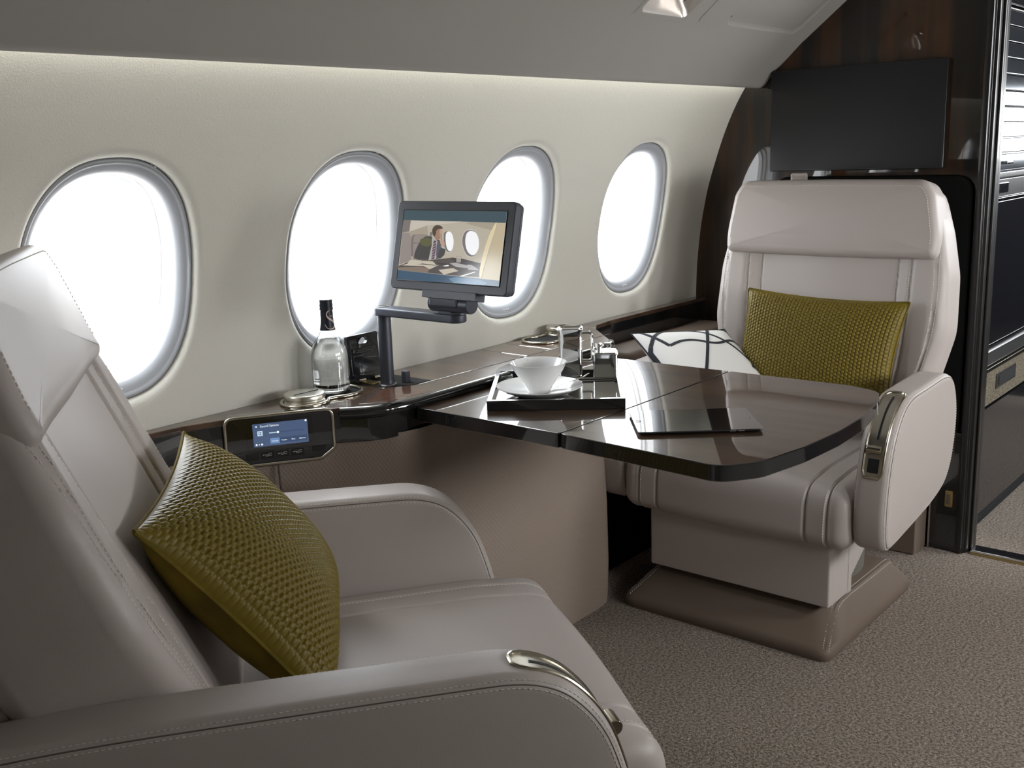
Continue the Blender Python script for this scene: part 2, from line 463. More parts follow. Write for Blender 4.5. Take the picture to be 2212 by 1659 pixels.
p = ceil_pt((x0+x1)/2+.03, .085, 1, .03); a_ = ceil_pt(0,0); q_ = ceil_pt(0,0,1,1)-a_; q_ /= np.linalg.norm(q_)
P = [p+q_*t for t in (-.032,-.028,-.018,.02)]
build('spot_lamp', rel(G().add(*tube(P, .02, 20, rr=[.015,.019,.021,.021])), rl), 'chrome', rl)
# flush vent cover next to it
vc = thing('service_cover', 'flush grey service cover panel between reading light and recessed ceiling panel', 'cover panel', tuple(ceil_pt(2.57,.1)))
L = []
for d, i_ in ((.0002,0),(-.0022,.001),(-.0026,.003)):
    L.append(np.array([ceil_pt(2.585+p[0], .098+p[1], 1, d) for p in rrect(.125-i_*2,.17-i_*2,.012,5)]))
build('panel', rel(G().add(*rings(L, True, False, True)), vc), 'ceiling_fabric', vc)
b_ = G().add(*tube([ceil_pt(2.66,.045,1,.001), ceil_pt(2.66,.045,1,-.004)], .0035, 10)); build('button', rel(b_, vc), 'ceiling_fabric', vc)

# cove light strip behind the panel's lower edge; the unseen opposite strip is added as general fill
for side in (1,-1):
    g = G(); y = 1.638; y = y if side > 0 else 2*YC-y
    g.add(*box(((-1.3+XB)/2, y, 1.458), (XB+1.28, .006, .010)))
    o = build('cove_light_strip', g, 'cove_led')
    tag(o, 'thin glowing cove light strip above the window wall' if side > 0 else 'unseen glowing strip above the aisle side windows opposite, added as general fill', 'light strip')

# rear wall, bulkhead with doorway
struct('wall_back', gbox((-1.32,YC,.9),(.04,2.6,2.0)), 'wall_leather')
def yzprism(P, x0, x1, b=.0):
    V, F = prism(P, x0, x1, b); V = np.c_[V[:,2], V[:,0], V[:,1]]; return V, F
g = G().add(*yzprism([(.905,0),(1.95,0),(1.95,1.95),(.905,1.95)], XB, XB+.05, .004))
g.add(*yzprism([(-.6,0),(.42,0),(.42,1.95),(-.6,1.95)], XB, XB+.05, .004)); g.add(*box((XB+.025,.66,1.88),(.05,.5,.14)))
struct('wall_front', g, 'bulkhead_wood')
# door jamb: stacked glossy uprights
g = G()
for x, y, sx, sy, m in ((3.185,.925,.024,.020,0),(3.204,.912,.026,.018,1),(3.232,.906,.022,.018,0),(3.26,.914,.03,.030,0)):
    V, F = box((x,y,.94),(sx,sy,1.88),.006); g.add(V, F, m)
g.add(*box((3.189,.915,.94),(.006,.006,1.88),.002), 2); g.add(*box((3.219,.899,.94),(.006,.006,1.88),.002), 2)
struct('door_1', g, ['black_lacquer','black_lacquer','pipe_trim'])
g = G().add(*box((3.225,.66,.006),(.055,.47,.012),.003)); struct('trim_2', g, 'chrome')
g = G().add(*box((3.195,.66,.002),(.006,.47,.008),.001)); struct('trim_3', g, 'brass')

# dark upholstered pad on the bulkhead behind the far seat
g = G(); out = rrect(.62,.80,.05,8,(1.255,.742))
V = slab(out, 0, .018, .012, (0,.004), ncap=3).arr(); gg = slab(out, 0, .018, .012, (0,.004), ncap=3)
gg.xf(lambda V: np.c_[XB-V[:,2], V[:,0], V[:,1]])
o = build('bulkhead_pad', gg, 'velvet_black'); tag(o, 'black padded panel with rounded corners on the bulkhead behind the far seat', 'wall pad')
# low cabinet door with latch, beside the doorway
cd_ = thing('stowage_door', 'narrow black glossy stowage door low on the bulkhead beside the doorway', 'cabinet door', (3.19,.965,.19))
build('panel', gbox((0,0,0),(.02,.10,.38),.004), 'black_gloss', cd_)
build('edge_strip', gbox((-.006,.05,.0),(.02,.006,.385),.002), 'steel_satin', cd_)
lt = build('latch', gbox((-.012,-.005,-.02),(.008,.024,.052),.003), 'brass', cd_)
build('latch_button', gbox((-.017,-.005,-.02),(.004,.012,.034),.001), 'nickel', lt)
bx = build('stowage_box', gbox((0,0,0),(.10,.28,.20),.006), 'base_leather', None, loc=(3.135,1.165,.101)); tag(bx, 'low brown leather covered box on the floor against the bulkhead behind the far seat', 'storage box')

# television
tv = thing('television', 'large black flat television on the dark bulkhead above the far seat', 'television', (XB,1.303,1.315))
fr = G().add(*yzprism(rrect(.544,.310,.006,5), -.022, 0, .003)); build('frame', fr, 'black_lacquer', tv)
build('screen', G().add(*yzprism(rrect(.536,.302,.004,4), -.0235, -.020, .0005)), 'tv_screen', tv)

# ------------------------------------------------------------------ console (wall side ledge)
LZ = .736; LT = .028
def wallpoly(front, x0, x1, z, ins=.001):
    """close a front polyline (x increasing) against the wall"""
    y = float(WYs(z))-ins
    return np.array(list(front)+[(x1,y),(x0,y)])
ledge_front = [(.60,1.838),(1.05,1.826),(1.12,1.820),(1.205,1.790),(1.40,1.668),(1.442,1.625),(1.478,1.606),(1.53,1.600),(2.26,1.600),(2.31,1.607),(2.345,1.630),(2.47,1.765),(2.53,1.806),(2.62,1.818),(3.195,1.818)]
LF = roundpoly(np.array([(.5,1.90)]+ledge_front+[(3.3,1.90)]), .02, 4); LF = [p for p in LF if .6 <= p[0] <= 3.196 and p[1] < 1.85]
con = thing('side_console', 'long glossy walnut side ledge with black edge running under the windows', 'console', (1.9,1.75,0))
def crel(g): return rel(g, con)
P = wallpoly(LF, LF[0][0], LF[-1][0], LZ)
def cuts(P):  # just the top board
    return prism(P, LZ-LT, LZ, .003)
build('ledge_top', crel(G().add(*prism(P, LZ-.012, LZ, .002))), 'walnut_gloss', con)
# black fascia below
F2 = [tuple(p) for p in offs(np.array(P), .004)[:0]]
fas = np.array([(x, y-.001) for x, y in LF]); P2 = wallpoly(fas, fas[0][0], fas[-1][0], .70)
build('fascia', crel(G().add(*prism(P2, .660, LZ-.011, .002))), 'black_gloss', con)
# black bull-nose along the table side
bn = [(x,y-.002,.724) for x,y in LF if 1.40 < x < 2.36]
build('edge_moulding', crel(G().add(*tube(dense(bn,80,False), .0135, 12))), 'black_gloss', con)
# seams of the lids: fine dark grooves with bright bevel
g = G()
def seamline(a, b, w=.0016): 
    a = np.array((*a, LZ+.0002)); b = np.array((*b, LZ+.0002)); g.add(*tube([a,b], w, 4, flat=.25), 0)
    d = nrm(b-a); n = np.array((-d[1],d[0],0))*w*1.3; g.add(*tube([a+n,b+n], w*.4, 4, flat=.5), 1)
seamline((1.655,1.682),(2.42,1.682)); seamline((2.05,1.682),(2.05,1.853)); seamline((2.155,1.682),(2.155,1.853))
seamline((1.445,1.655),(1.56,1.720)); seamline((1.445,1.655),(1.49,1.612)); seamline((1.56,1.720),(1.655,1.720))
build('lid_seams', crel(g), ['rubber','chrome'], con)
build('burl_inlay', crel(G().add(*prism([(1.462,1.655),(1.50,1.622),(1.62,1.608),(1.625,1.676),(1.565,1.712)], LZ-.001, LZ+.0006, .0003))), 'burl_gloss', con)
build('lid_opening', crel(G().add(*prism([(1.575,1.825),(1.59,1.725),(1.65,1.690),(1.70,1.690),(1.70,1.84)], LZ-.0015, LZ+.0010, .0003))), 'rubber', con)
# hinges + slot plate
g = G(); g.add(*box((1.602,1.788,LZ+.003),(.026,.042,.004),.001), 0)
g.add(*lathe([(.0045,-.010),(.0045,.010)], (1.592,1.806,LZ+.007), 12, True, True, 'x'), 1); g.add(*lathe([(.0045,-.008),(.0045,.008)], (1.638,1.806,LZ+.007), 12, True, True, 'x'), 1)
build('hinge', crel(g), ['brass','nickel'], con)
kn = G().add(*box((1.655,1.725,LZ+.014),(.016,.016,.028),.003)); build('latch_knob', crel(kn), 'dark_plastic', con)
# upright flipped lid with cut-out
lid = G(); lo = rrect(.098,.112,.003,3); slot = rrect(.030,.0155,.0075,6,(0,.041))
# ring bridging: dense both
A = dense(lo,72); B = dense(slot,72); A = np.roll(A, -np.argmin(np.linalg.norm(A-B[0],axis=1)), 0)
for y0,y1 in ((-.004,.004),):
    LL = [np.c_[B[:,0], np.full(72,y0), B[:,1]], np.c_[A[:,0], np.full(72,y0), A[:,1]], np.c_[A[:,0], np.full(72,y1), A[:,1]], np.c_[B[:,0], np.full(72,y1), B[:,1]]]
    V, F = rings(LL); n_ = 72
    for j in range(n_): F.append((3*n_+j, 3*n_+(j+1)%n_, (j+1)%n_, j))
    lid.add(V, F)
lid.add(*box((0,-.0052,-.012),(.084,.002,.048),.001)); lid.add(*tube([(-.035,-.006,.006),(.035,-.006,.010)], .0012, 6)); lid.add(*box((0,-.006,.020),(.070,.003,.010),.001))
lo_ = build('flip_lid', lid, 'black_gloss', con); lo_.location = Vector((1.607,1.815,LZ+.058))-con.location; lo_.rotation_euler = (R(-3),0,R(2))
# body below (leather)
bf = [(.60,1.846),(1.10,1.842),(1.215,1.800),(1.40,1.690),(1.455,1.640),(1.505,1.600),(1.56,1.588),(2.20,1.588),(2.262,1.592),(2.30,1.63),(2.46,1.80),(2.60,1.828),(3.19,1.828)]
BF = roundpoly(np.array([(.5,1.90)]+bf+[(3.3,1.90)]), .035, 5); BF = [tuple(p) for p in BF if .6 <= p[0] <= 3.19 and p[1] < 1.85]
# concave lower section: bulge profile over z
L = []; zz = [0,.03,.12,.3,.45,.52,.58,.62,.65,.668]; dd = [.0,-.003,-.006,-.004,.004,.008,.008,.004,.0,.0]
base = np.array(wallpoly(BF, .6, 3.19, .3, .004))
Q = dense(np.array(BF), 200, False)
for z, d in zip(zz, dd):
    q = poff(Q, d); yb = float(WYs(z))-.003; q[:,1] = np.minimum(q[:,1], yb)
    L.append(np.c_[q, np.full(len(q), z)])
V, F = rings(L, False); g = G().add(V, F)
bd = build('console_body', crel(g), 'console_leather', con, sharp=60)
g = G().add(*tube([(1.292,1.748,.668),(1.294,1.744,.55),(1.296,1.742,.4)], .0022, 6)); build('panel_seam', crel(g), 'seam', con)
g = G(); KB = [(1.45,1.655),(1.56,1.605),(2.25,1.605),(2.36,1.72)]
g.add(*prism([*KB,(2.36,1.80),(1.45,1.80)], -.001, .012)); build('plinth', crel(g), 'rubber', con)
# leather arm shelf by the far seat
sh = slab(rrect(.65,.134,.02,6,(2.86,1.757)), .60, .660, .018, (0,.004), ncap=6)
shelf = build('leather_shelf', sh, 'base_leather'); tag(shelf, 'brown leather padded shelf between the far seat and the window wall', 'shelf')
dark = build('dark_void_block', gbox((2.79,1.765,.30),(.80,.10,.598),.004), 'velvet_black'); tag(dark, 'matte black block standing in for the dark void under the leather shelf', 'cabinet')  # black colour stands in for the shaded void past the console end

# leather dimple pattern on console: fine dash bump
m = MATS['console_leather']; nt = m.node_tree; N = nt.nodes; Lk = nt.links
tc = N.new('ShaderNodeTexCoord'); sx = N.new('ShaderNodeSeparateXYZ'); Lk.new(tc.outputs['Object'], sx.inputs[0])
def mth(op, a, b=None):
    q = N.new('ShaderNodeMath'); q.operation = op
    for i_, v in enumerate((a,b)):
        if v is None: continue
        if isinstance(v,(int,float)): q.inputs[i_].default_value = v
        else: Lk.new(v, q.inputs[i_])
    return q.outputs[0]
xz = mth('MULTIPLY', mth('SUBTRACT', sx.outputs[0], sx.outputs[1]), 520.); zc = mth('MULTIPLY', sx.outputs[2], 900.)
pat = mth('MULTIPLY', mth('SINE', mth('ADD', xz, mth('MULTIPLY', mth('FLOOR', mth('MULTIPLY', zc, 1/(2*PI))), PI))), mth('SINE', zc))
bp = N.new('ShaderNodeBump'); bp.inputs['Strength'].default_value = .5; bp.inputs['Distance'].default_value = .0008
Lk.new(pat, bp.inputs['Height']); Lk.new(bp.outputs[0], N['Principled BSDF'].inputs['Normal'])

# cup holder surrounds on the ledge
def fig8(c1, r1, c2, r2, n=70):
    c1 = np.array(c1); c2 = np.array(c2); P = []; d = c2-c1; a0 = math.atan2(d[1], d[0])
    for a in np.linspace(42, 318, n//2): P.append(c1+r1*np.array((math.cos(a0+R(a)), math.sin(a0+R(a)))))
    for a in np.linspace(-138, 138, n//2): P.append(c2+r2*np.array((math.cos(a0+R(a)), math.sin(a0+R(a)))))
    return dense(smooth(np.array(P), True, 2), 120)
def holder(label, ca, ra, cb, rb, caph):
    t = thing('cup_holder', label, 'cup holder', (*ca, LZ), 0, 'nickel cup holders in the side ledge')
    P = fig8(np.subtract(ca,ca), ra+.008, np.subtract(cb,ca), rb+.006)
    build('rim', G().add(*tube(np.c_[P, np.full(len(P), .003)], .0042, 10, True)), 'nickel', t)
    inner = offs(P, .004); g = G().add(*prism(inner, -.004, .0012, .0004)); build('well', g, 'rubber', t)
    c = np.subtract(cb,ca)
    g = G().add(*lathe([(.0,.0),(rb,.0),(rb,.004),(rb-.002,.006),(rb-.002,caph-.012),(rb+.001,caph-.010),(rb+.001,caph-.004),(rb-.001,caph-.001),(rb-.006,caph),(rb-.02,caph-.001),(0,caph-.001)], (c[0],c[1],.001), 48))
    lid = build('lid', g, 'nickel_brushed', t)
    g = G().add(*box((c[0]+.002,c[1]-.004,caph+.0012),(rb*1.5,.0012,.0012)), 0).add(*box((c[0]+rb*.62,c[1]-rb*.45,caph-.006),(.02,.012,.006),.001), 0)
    build('lid_slot', g, 'rubber', lid)
    return t
holder('nickel double cup holder with closed lid and bottle standing in it', (1.492,1.787), .052, (1.392,1.768), .044, .022)
holder('open nickel cup holder ring with raised cap at far end of ledge', (2.235,1.783), .044, (2.335,1.800), .034, .026)

# ------------------------------------------------------------------ control unit in the fascia
ua = np.array((1.2,1.80)); ub = np.array((1.43,1.655)); ud = (ub-ua)/np.linalg.norm(ub-ua); un = np.array((ud[1],-ud[0]))   # outward normal (towards aisle)
un = un if un[1] < 0 else -un
uc = (np.array((1.204,1.797))+np.array((1.39,1.680)))/2
cu = thing('control_unit', 'touchscreen control unit with nickel frame showing Sound Options in the console edge', 'control panel', (uc[0]+un[0]*.003, uc[1]+un[1]*.003, .686))
cu.rotation_euler = (0,0,math.atan2(ud[1],ud[0]))       # local x along fascia, -y outward
W2, H2 = .110, .052
fo = roundpoly(np.array([(-W2,H2),(-W2,-H2*.62),(-W2*.74,-H2),(W2*.74,-H2),(W2,-H2*.62),(W2,H2)]), [.018,.008,.004,.004,.008,.018], 6)
fo = dense(fo, 140)
def xzp(P, y0, y1, b=.0):
    V, F = prism(P, y0, y1, b); return np.c_[V[:,0], -V[:,2], V[:,1]], F
build('housing', G().add(*xzp(fo, -.03, .009, .002)), 'black_gloss', cu)
build('frame', G().add(*tube(np.c_[fo[:,0], np.full(140,-.010), fo[:,1]], .0038, 10, True, up=(0,1,0))), 'nickel', cu)
build('display_glass', G().add(*xzp(rrect(.133,.062,.002,3,(-.0,.010)), .009, .0105, .0003)), 'tablet_glass', cu)
emis('ui_blue', (.05,.078,.145), 1.0); emis('ui_light', (.12,.21,.40), 1.0); emis('ui_pale', (.42,.55,.66), 1.0); emis('ui_white', (.75,.8,.82), 1.0); emis('ui_dark', (.030,.052,.11), 1.0)
sd = build('screen', G().add(*xzp(rrect(.112,.049,.001,2,(.001,.0115)), .0105, .0110, 0)), 'ui_blue', cu)
def rect_xz(x0,x1,z0,z1,y): return [(x0,-y,z0),(x1,-y,z0),(x1,-y,z1),(x0,-y,z1)], [(0,1,2,3)]
g = G(); X0, Z1 = -.055, .036       # screen top-left
def ui(x,y,w,h,m,lay_=1): g.add(*box((X0+x+w/2, -.0110-.00015*lay_, Z1-y-h/2),(w,.0002,h)), m)
ui(.002,.002,.0105,.0072,3); ui(.0028,.0028,.0089,.0056,0,2)
g.add([(X0+.0048,-.0115,Z1-.0056),(X0+.0088,-.0115,Z1-.0036),(X0+.0088,-.0115,Z1-.0076)], [(0,1,2)], 2)
ui(.009,.0155,.0105,.0105,1); ui(.0115,.018,.0055,.0055,3,2); ui(.0125,.0188,.002,.004,1,3); ui(.0155,.0192,.002,.003,1,3)
ui(.0325,.0205,.072,.0014,3); ui(.0325,.0205,.018,.0018,1,2); g.add(*lathe([(.0024,0),(.0024,.0004)], (X0+.0505,-.0116,Z1-.0212), 14, True, True, 'y'), 2)
ui(.034,.033,.0185,.0115,4,2); 
for k_ in range(3): ui(.0535+k_*.0187,.033,.0182,.0115,3)
ui(.0,.0405,.022,.0072,3); ui(.0008,.0411,.0204,.0060,0,2)
for k_,w in ((0,.005),(1,.0028),(2,.005)): g.add(*lathe([(w*.42,0),(w*.42,.0003)], (X0+.0055+k_*.0055,-.0115,Z1-.0441), 12, True, True, 'y'), 2)
g.add(*lathe([(.0022,0),(.0022,.0003)], (X0+.1085,-.0115,Z1-.0025), 10, True, True, 'y'), 2)
build('screen_menu', g, ['ui_blue','ui_pale','ui_white','ui_dark','ui_light'], sd)
def text(s, size, m, parent, loc, rot, name='lettering', warp=None, ext=.0001, align='LEFT', sxx=1):
    cu_ = bpy.data.curves.new('t', 'FONT'); cu_.body = s; cu_.size = size; cu_.extrude = ext; cu_.align_x = align; cu_.resolution_u = 3
    ob = bpy.data.objects.new('t', cu_); COL.objects.link(ob); bpy.context.view_layer.update()
    me = bpy.data.meshes.new_from_object(ob.evaluated_get(bpy.context.evaluated_depsgraph_get())); bpy.data.objects.remove(ob)
    if warp:
        for v in me.vertices: v.co = warp(v.co)
    me.materials.clear(); me.materials.append(MATS[m])
    o = bpy.data.objects.new(name, me); COL.objects.link(o); o.parent = parent; o.location = loc; o.rotation_euler = rot; o.scale = (sxx,1,1); return o
tr = (R(90),0,0)
text('Sound Options', .0062, 'ui_white', cu, (X0+.0155,-.0113,Z1-.0078), tr)
for k_, s in enumerate(('Volume','Treble','Bass','Balance')):
    text(s, .0043, 'ui_white', cu, (X0+.0432+k_*.0188,-.0114,Z1-.0405), tr, align='CENTER')
g = G()
for k_ in range(4): g.add(*box((-.060+k_*.031,-.0098,-.033),(.027,.003,.014),.001))
g.add(*box((.077,-.0098,-.030),(.030,.003,.010),.001))
kb = build('key_row', g, 'black_lacquer', cu)
g = G()
for k_ in range(3):
    cx0 = -.030+k_*.031
    for j in range(3): g.add(*box((cx0-.007+j*.0045,-.0115,-.031),(.003,.0004,.0008)))
    g.add(*tube([(cx0+.004,-.0116,-.033),(cx0+.009,-.0116,-.033),(cx0+.009,-.0116,-.0285),(cx0+.004,-.0116,-.0285)], .0003, 4, True))
    g.add(*box((cx0,-.0115,-.0335),(.006,.0004,.0006)))
build('key_symbol', g, 'dot_white', kb)

# ------------------------------------------------------------------ folding table
TZ = .715
tb = thing('folding_table', 'glossy dark walnut two-leaf folding table with black edge', 'table', (1.9,1.25,0))
full = [(1.560,1.605),(1.556,1.20),(1.535,.862),(1.575,.806),(1.85,.770),(2.13,.800),(2.205,.850),(2.225,.92),(2.222,1.605)]
def leaf(P, rs, nm):
    Q = dense(roundpoly(np.array(P), rs, 10), 260)
    L = []; 
    b = .0025
    top = offs(Q, .0)
    for z, i_ in ((TZ-.031,.004),(TZ-.030,.001),(TZ-.028,-.001),(TZ-b*1.2,.001),(TZ-b*.4,.0008),(TZ,b)):
        L.append(np.c_[offs(Q, i_-.006), np.full(len(Q), z)])
    # close with n-gons
    V, F = rings(L, True, True, True)
    mi = [1]*(len(F)-2)+[1,0]
    g = G().add(V, F, mi); return build(nm, rel(g, tb), ['walnut_gloss','black_gloss'], tb)
leaf([(1.560,1.594),(1.557,1.2065),(2.225,1.2065),(2.222,1.594)], [.004,.002,.002,.004], 'inner_leaf')
Pp = [(1.557,1.1935),(1.540,.90),(1.535,.845),(1.60,.800),(1.72,.778),(1.85,.771),(1.98,.777),(2.11,.797),(2.20,.828),(2.226,.90),(2.225,1.1935)]
leaf(Pp, [.002,.2,.055,.06,.2,.2,.2,.15,.045,.05,.002], 'outer_leaf')
g = G().add(*box((0,-.0495,.690),(.60,.012,.018),.003)); build('leaf_hinge', g, 'nickel', tb)
for x_ in (-.12,.14): build('support_slide', gbox((x_,.27,.665),(.05,.18,.03),.004), 'black_lacquer', tb)

# ------------------------------------------------------------------ galley behind the doorway
gy = .965
gl = thing('galley_cabinet', 'dark glossy galley cabinet seen through the doorway', 'cabinet', (4.2,gy,0))
def gb(nm, x0, x1, z0, z1, m, t=.012, b=.003, y=gy, par=None):
    g = gbox(((x0+x1)/2-4.2, -t/2+(y-gy), (z0+z1)/2),(x1-x0, t, z1-z0), b=b); return build(nm, g, m, par or gl)
gb('carcass', 3.27, 5.2, 0, 1.86, 'galley_black', .02, .002, gy+.03)
for i_ in range(9):
    z0 = 1.197+i_*.0465; gb('slat', 3.29, 5.1, z0, z0+.0435, 'galley_slat', .014, .003)
gb('top_panel', 3.29, 5.1, 1.63, 1.84, 'galley_black')
dr = gb('drawer', 3.29, 5.1, 1.145, 1.192, 'galley_slat', .016); gb('handle', 3.47, 3.53, 1.163, 1.172, 'chrome', .030, .002, gy, dr)
gb('shelf_rail', 3.29, 5.1, 1.122, 1.140, 'appliance', .024)
ap = gb('appliance', 3.29, 5.1, 1.062, 1.118, 'appliance', .010); gb('appliance_display', 3.40, 3.56, 1.075, 1.106, 'galley_black', .014, .002, gy, ap); gb('appliance_rail', 3.29, 5.1, 1.056, 1.061, 'chrome', .016, .001)
gb('oven_front', 3.29, 5.1, .60, 1.05, 'galley_black', .012)
gb('counter_edge', 3.29, 5.1, .545, .590, 'steel_satin', .03); gb('counter_trim', 3.29, 5.1, .525, .538, 'nickel', .034, .002)
ld = gb('lower_drawer', 3.29, 5.1, .40, .52, 'galley_carpet', .014); gb('drawer_pull', 3.56, 3.78, .44, .49, 'appliance', .018, .003, gy, ld); gb('drawer_recess', 3.58, 3.76, .45, .48, 'rubber', .020, .002, gy, ld)
gb('kick_panel', 3.29, 5.1, .03, .39, 'galley_black', .010)
for k_ in range(4):
    gb('vent_slot', 3.45, 5.0, .006+k_*.006, .009+k_*.006, 'rubber', .016, .001)
g = G()
for c_, s_ in (((5.42,.7,.56),(.04,2.6,1.16)),((5.42,.7,1.70),(.04,2.6,.50)),((5.42,1.55,1.3),(.04,.9,.34)),((5.42,-.5,1.3),(.04,.3,.34))): g.add(*box(c_, s_))
struct('wall_front', g, 'galley_black')
struct('wall_right', gbox((4.3,-.52,.6),(2.2,.03,1.2)), 'wall_leather')
struct('ceiling', gbox((4.3,.7,1.90),(2.2,2.6,.03)), 'ceiling_fabric')

# ------------------------------------------------------------------ seats
def seat(name, label, loc, rz, bx, tilt, aoff, atop, armR=True, base=True, alen=0, hd=(0,.012), thk=.115, aw=.084):
    """local frame: +x forward, +y to the sitter's left.  bx: x of backrest front at z=.615, tilt in degrees"""
    s = thing(name, label, 'seat', loc, rz, 'leather club seats facing each other')
    tt = math.tan(R(tilt)); ct, st = math.cos(R(tilt)), math.sin(R(tilt))
    # --- seat cushion (profile in x,z swept over y)
    prof = roundpoly(np.array([(-.30,.30),(-.30,.445),(.20,.445),(.352,.432),(.358,.30),(.33,.275)]), [.03,.03,.2,.085,.035,.03], 10)
    hw = .325; cs = []; 
    gro = [-.268,-.212,.212,.268]
    for c in np.concatenate([np.linspace(-hw+.05,hw-.05,30)]+[np.linspace(q-.012,q+.012,13) for q in gro]): cs.append(c)
    cs = np.unique(np.round(cs,4))
    def off(c):
        v = 0
        for q in gro: v += .0065*math.exp(-((c-q)/.0035)**2)
        v += -.006*max(0,math.cos(PI*min(1,abs(c)/.21)/2)) if abs(c) < .21 else 0
        if abs(c) > .268: v += .10*(abs(c)-.268)
        return v
    g = slab(prof, -hw, hw, .038, (.004,.004), cs, off, ncap=6, nedge=8, n=170)
    # outline order -> (x,z,y)
    g.xf(lambda V: np.c_[V[:,0], V[:,2], V[:,1]])
    Pn = dense(prof, 170); 
    if area2(Pn) < 0: Pn = Pn[::-1]
    # open path over the top and nose
    st_ = G()
    for q, sg in ((.268,1),(-.268,-1)):
        for dq in (.0065,):
            idx = [i for i in range(170) if not (Pn[i,1] < .31 and Pn[i,0] < .30) and Pn[i,0] > -.29]
            A = offs(Pn, off(abs(q)+dq)-.0004)
            k0 = max(range(170), key=lambda i: (i in idx and (i-1)%170 not in idx))
            path = []; i = k0
            while i % 170 in idx and len(path) < 170: path.append(A[i%170]); i += 1
            path = np.array(path); T = np.gradient(path,axis=0); nn = np.c_[T[:,1],-T[:,0]]
            p3 = np.c_[path[:,0], np.full(len(path), q-sg*dq if False else q+sg*-dq), path[:,1]]; n3 = np.c_[nn[:,0], np.zeros(len(path)), nn[:,1]]
            strokes(st_, p3, n3, .0045, .003, .0009, 1)
    g.join(st_)
    build('seat_cushion', g, ['leather','stitch'], s, sharp=70)
    # --- backrest: outline in (y,z') where z' measured along the tilt from z=.40
    bo = np.array([(-.300,.02),(-.310,.17),(-.350,.34),(-.342,.50),(-.315,.62),(-.283,.715),(-.24,.745),(.24,.745),(.283,.715),(.315,.62),(.342,.50),(.350,.34),(.310,.17),(.300,.02)])
    bo = roundpoly(bo, [.04,.2,.2,.2,.2,.04,.05,.05,.04,.2,.2,.2,.2,.04], 6)
    gr = [curvefit([(-.205,.60),(-.205,.4),(-.19,.2),(-.17,.03)],30), curvefit([(.205,.60),(.205,.4),(.19,.2),(.17,.03)],30),
          curvefit([(-.245,.60),(-.245,.4),(-.228,.2),(-.20,.03)],30), curvefit([(.245,.60),(.245,.4),(.228,.2),(.20,.03)],30),
          curvefit([(-.305,.60),(-.318,.42),(-.305,.28),(-.262,.14),(-.255,.03)],30), curvefit([(.305,.60),(.318,.42),(.305,.28),(.262,.14),(.255,.03)],30)]
    def hf(a, b):
        w = np.abs(a); return .012*np.clip((w-.20)/.06,0,1)**1*(1-np.clip((w-.30)/.06,0,1)) + .007*np.exp(-((w-.0)/.14)**2)*np.clip((b-.1)/.2,0,1)
    g = slab(bo, -thk, 0, .034, (.02,.0), None, None, ncap=70, nedge=7, n=300, grooves=gr, h=hf, gw=.0035, gd=.0055)
    def bmap(V):   # (y, z', c) -> local xyz ; c forward
        zp = V[:,1]; x = bx + (.615-.40)*tt - zp*st + V[:,2]*ct; z = .40 + zp*ct + V[:,2]*st
        x = x + .25*np.clip(np.abs(V[:,0])-.15,0,1)**2
        return np.c_[x, V[:,0], z]
    st_ = G()
    for q, ds in ((gr[2],(.006,)),(gr[3],(-.006,)),(gr[4],(.006,-.006)),(gr[5],(.006,-.006))):
        for d in ds:
            P_, N_ = drape(g, poff(q, d)); strokes(st_, P_, N_, .0045, .003, .0008, 1)
    g.join(st_); g.xf(bmap); build('backrest', g, ['leather','stitch'], s, sharp=70)
    # --- headrest
    ho = np.array([(-.312,.565),(-.316,.62),(-.296,.735),(-.27,.776),(.0,.778),(.27,.776),(.296,.735),(.316,.62),(.312,.563),(.0,.560)])
    ho = roundpoly(ho, [.022,.2,.05,.07,.3,.07,.05,.2,.022,.5], 8)
    hs = roundpoly(np.array([(-.30,.60),(-.278,.725),(-.24,.762),(.24,.762),(.278,.725),(.30,.60)]), [.0,.05,.07,.07,.05,0], 8)
    g = slab(ho, -.075, hd[1]+.02, .026, (.0,.008), None, None, ncap=40, nedge=8, n=240)
    def hh(V):
        V = V.copy(); f = V[:,2] > 0
        V[f,2] += .012*np.clip((.62-V[f,1])/.06,0,1)*0; return V
    Pn2 = dense(ho,240); seamp = offs(Pn2, .019); seamp = np.array([p for p in seamp]); 
    if area2(seamp) < 0: seamp = seamp[::-1]
    top = [p for p in seamp if p[1] > .60]; top = sorted(top, key=lambda p: math.atan2(p[1]-.60, p[0]))
    st_ = G(); P_, N_ = drape(g, np.array(top)); strokes(st_, P_, N_, .0045, .003, .0009, 1); g.join(st_)
    g.xf(lambda V: bmap(np.c_[V[:,0], V[:,1], V[:,2]+.08*np.clip(V[:,1]-.62,0,1)])+np.array((0,0,hd[0]))); build('headrest', g, ['leather','stitch'], s, sharp=70)
    # little pull tab above the headrest
    tabp = bmap(np.array([(.02,.775,-.02)]))[0]
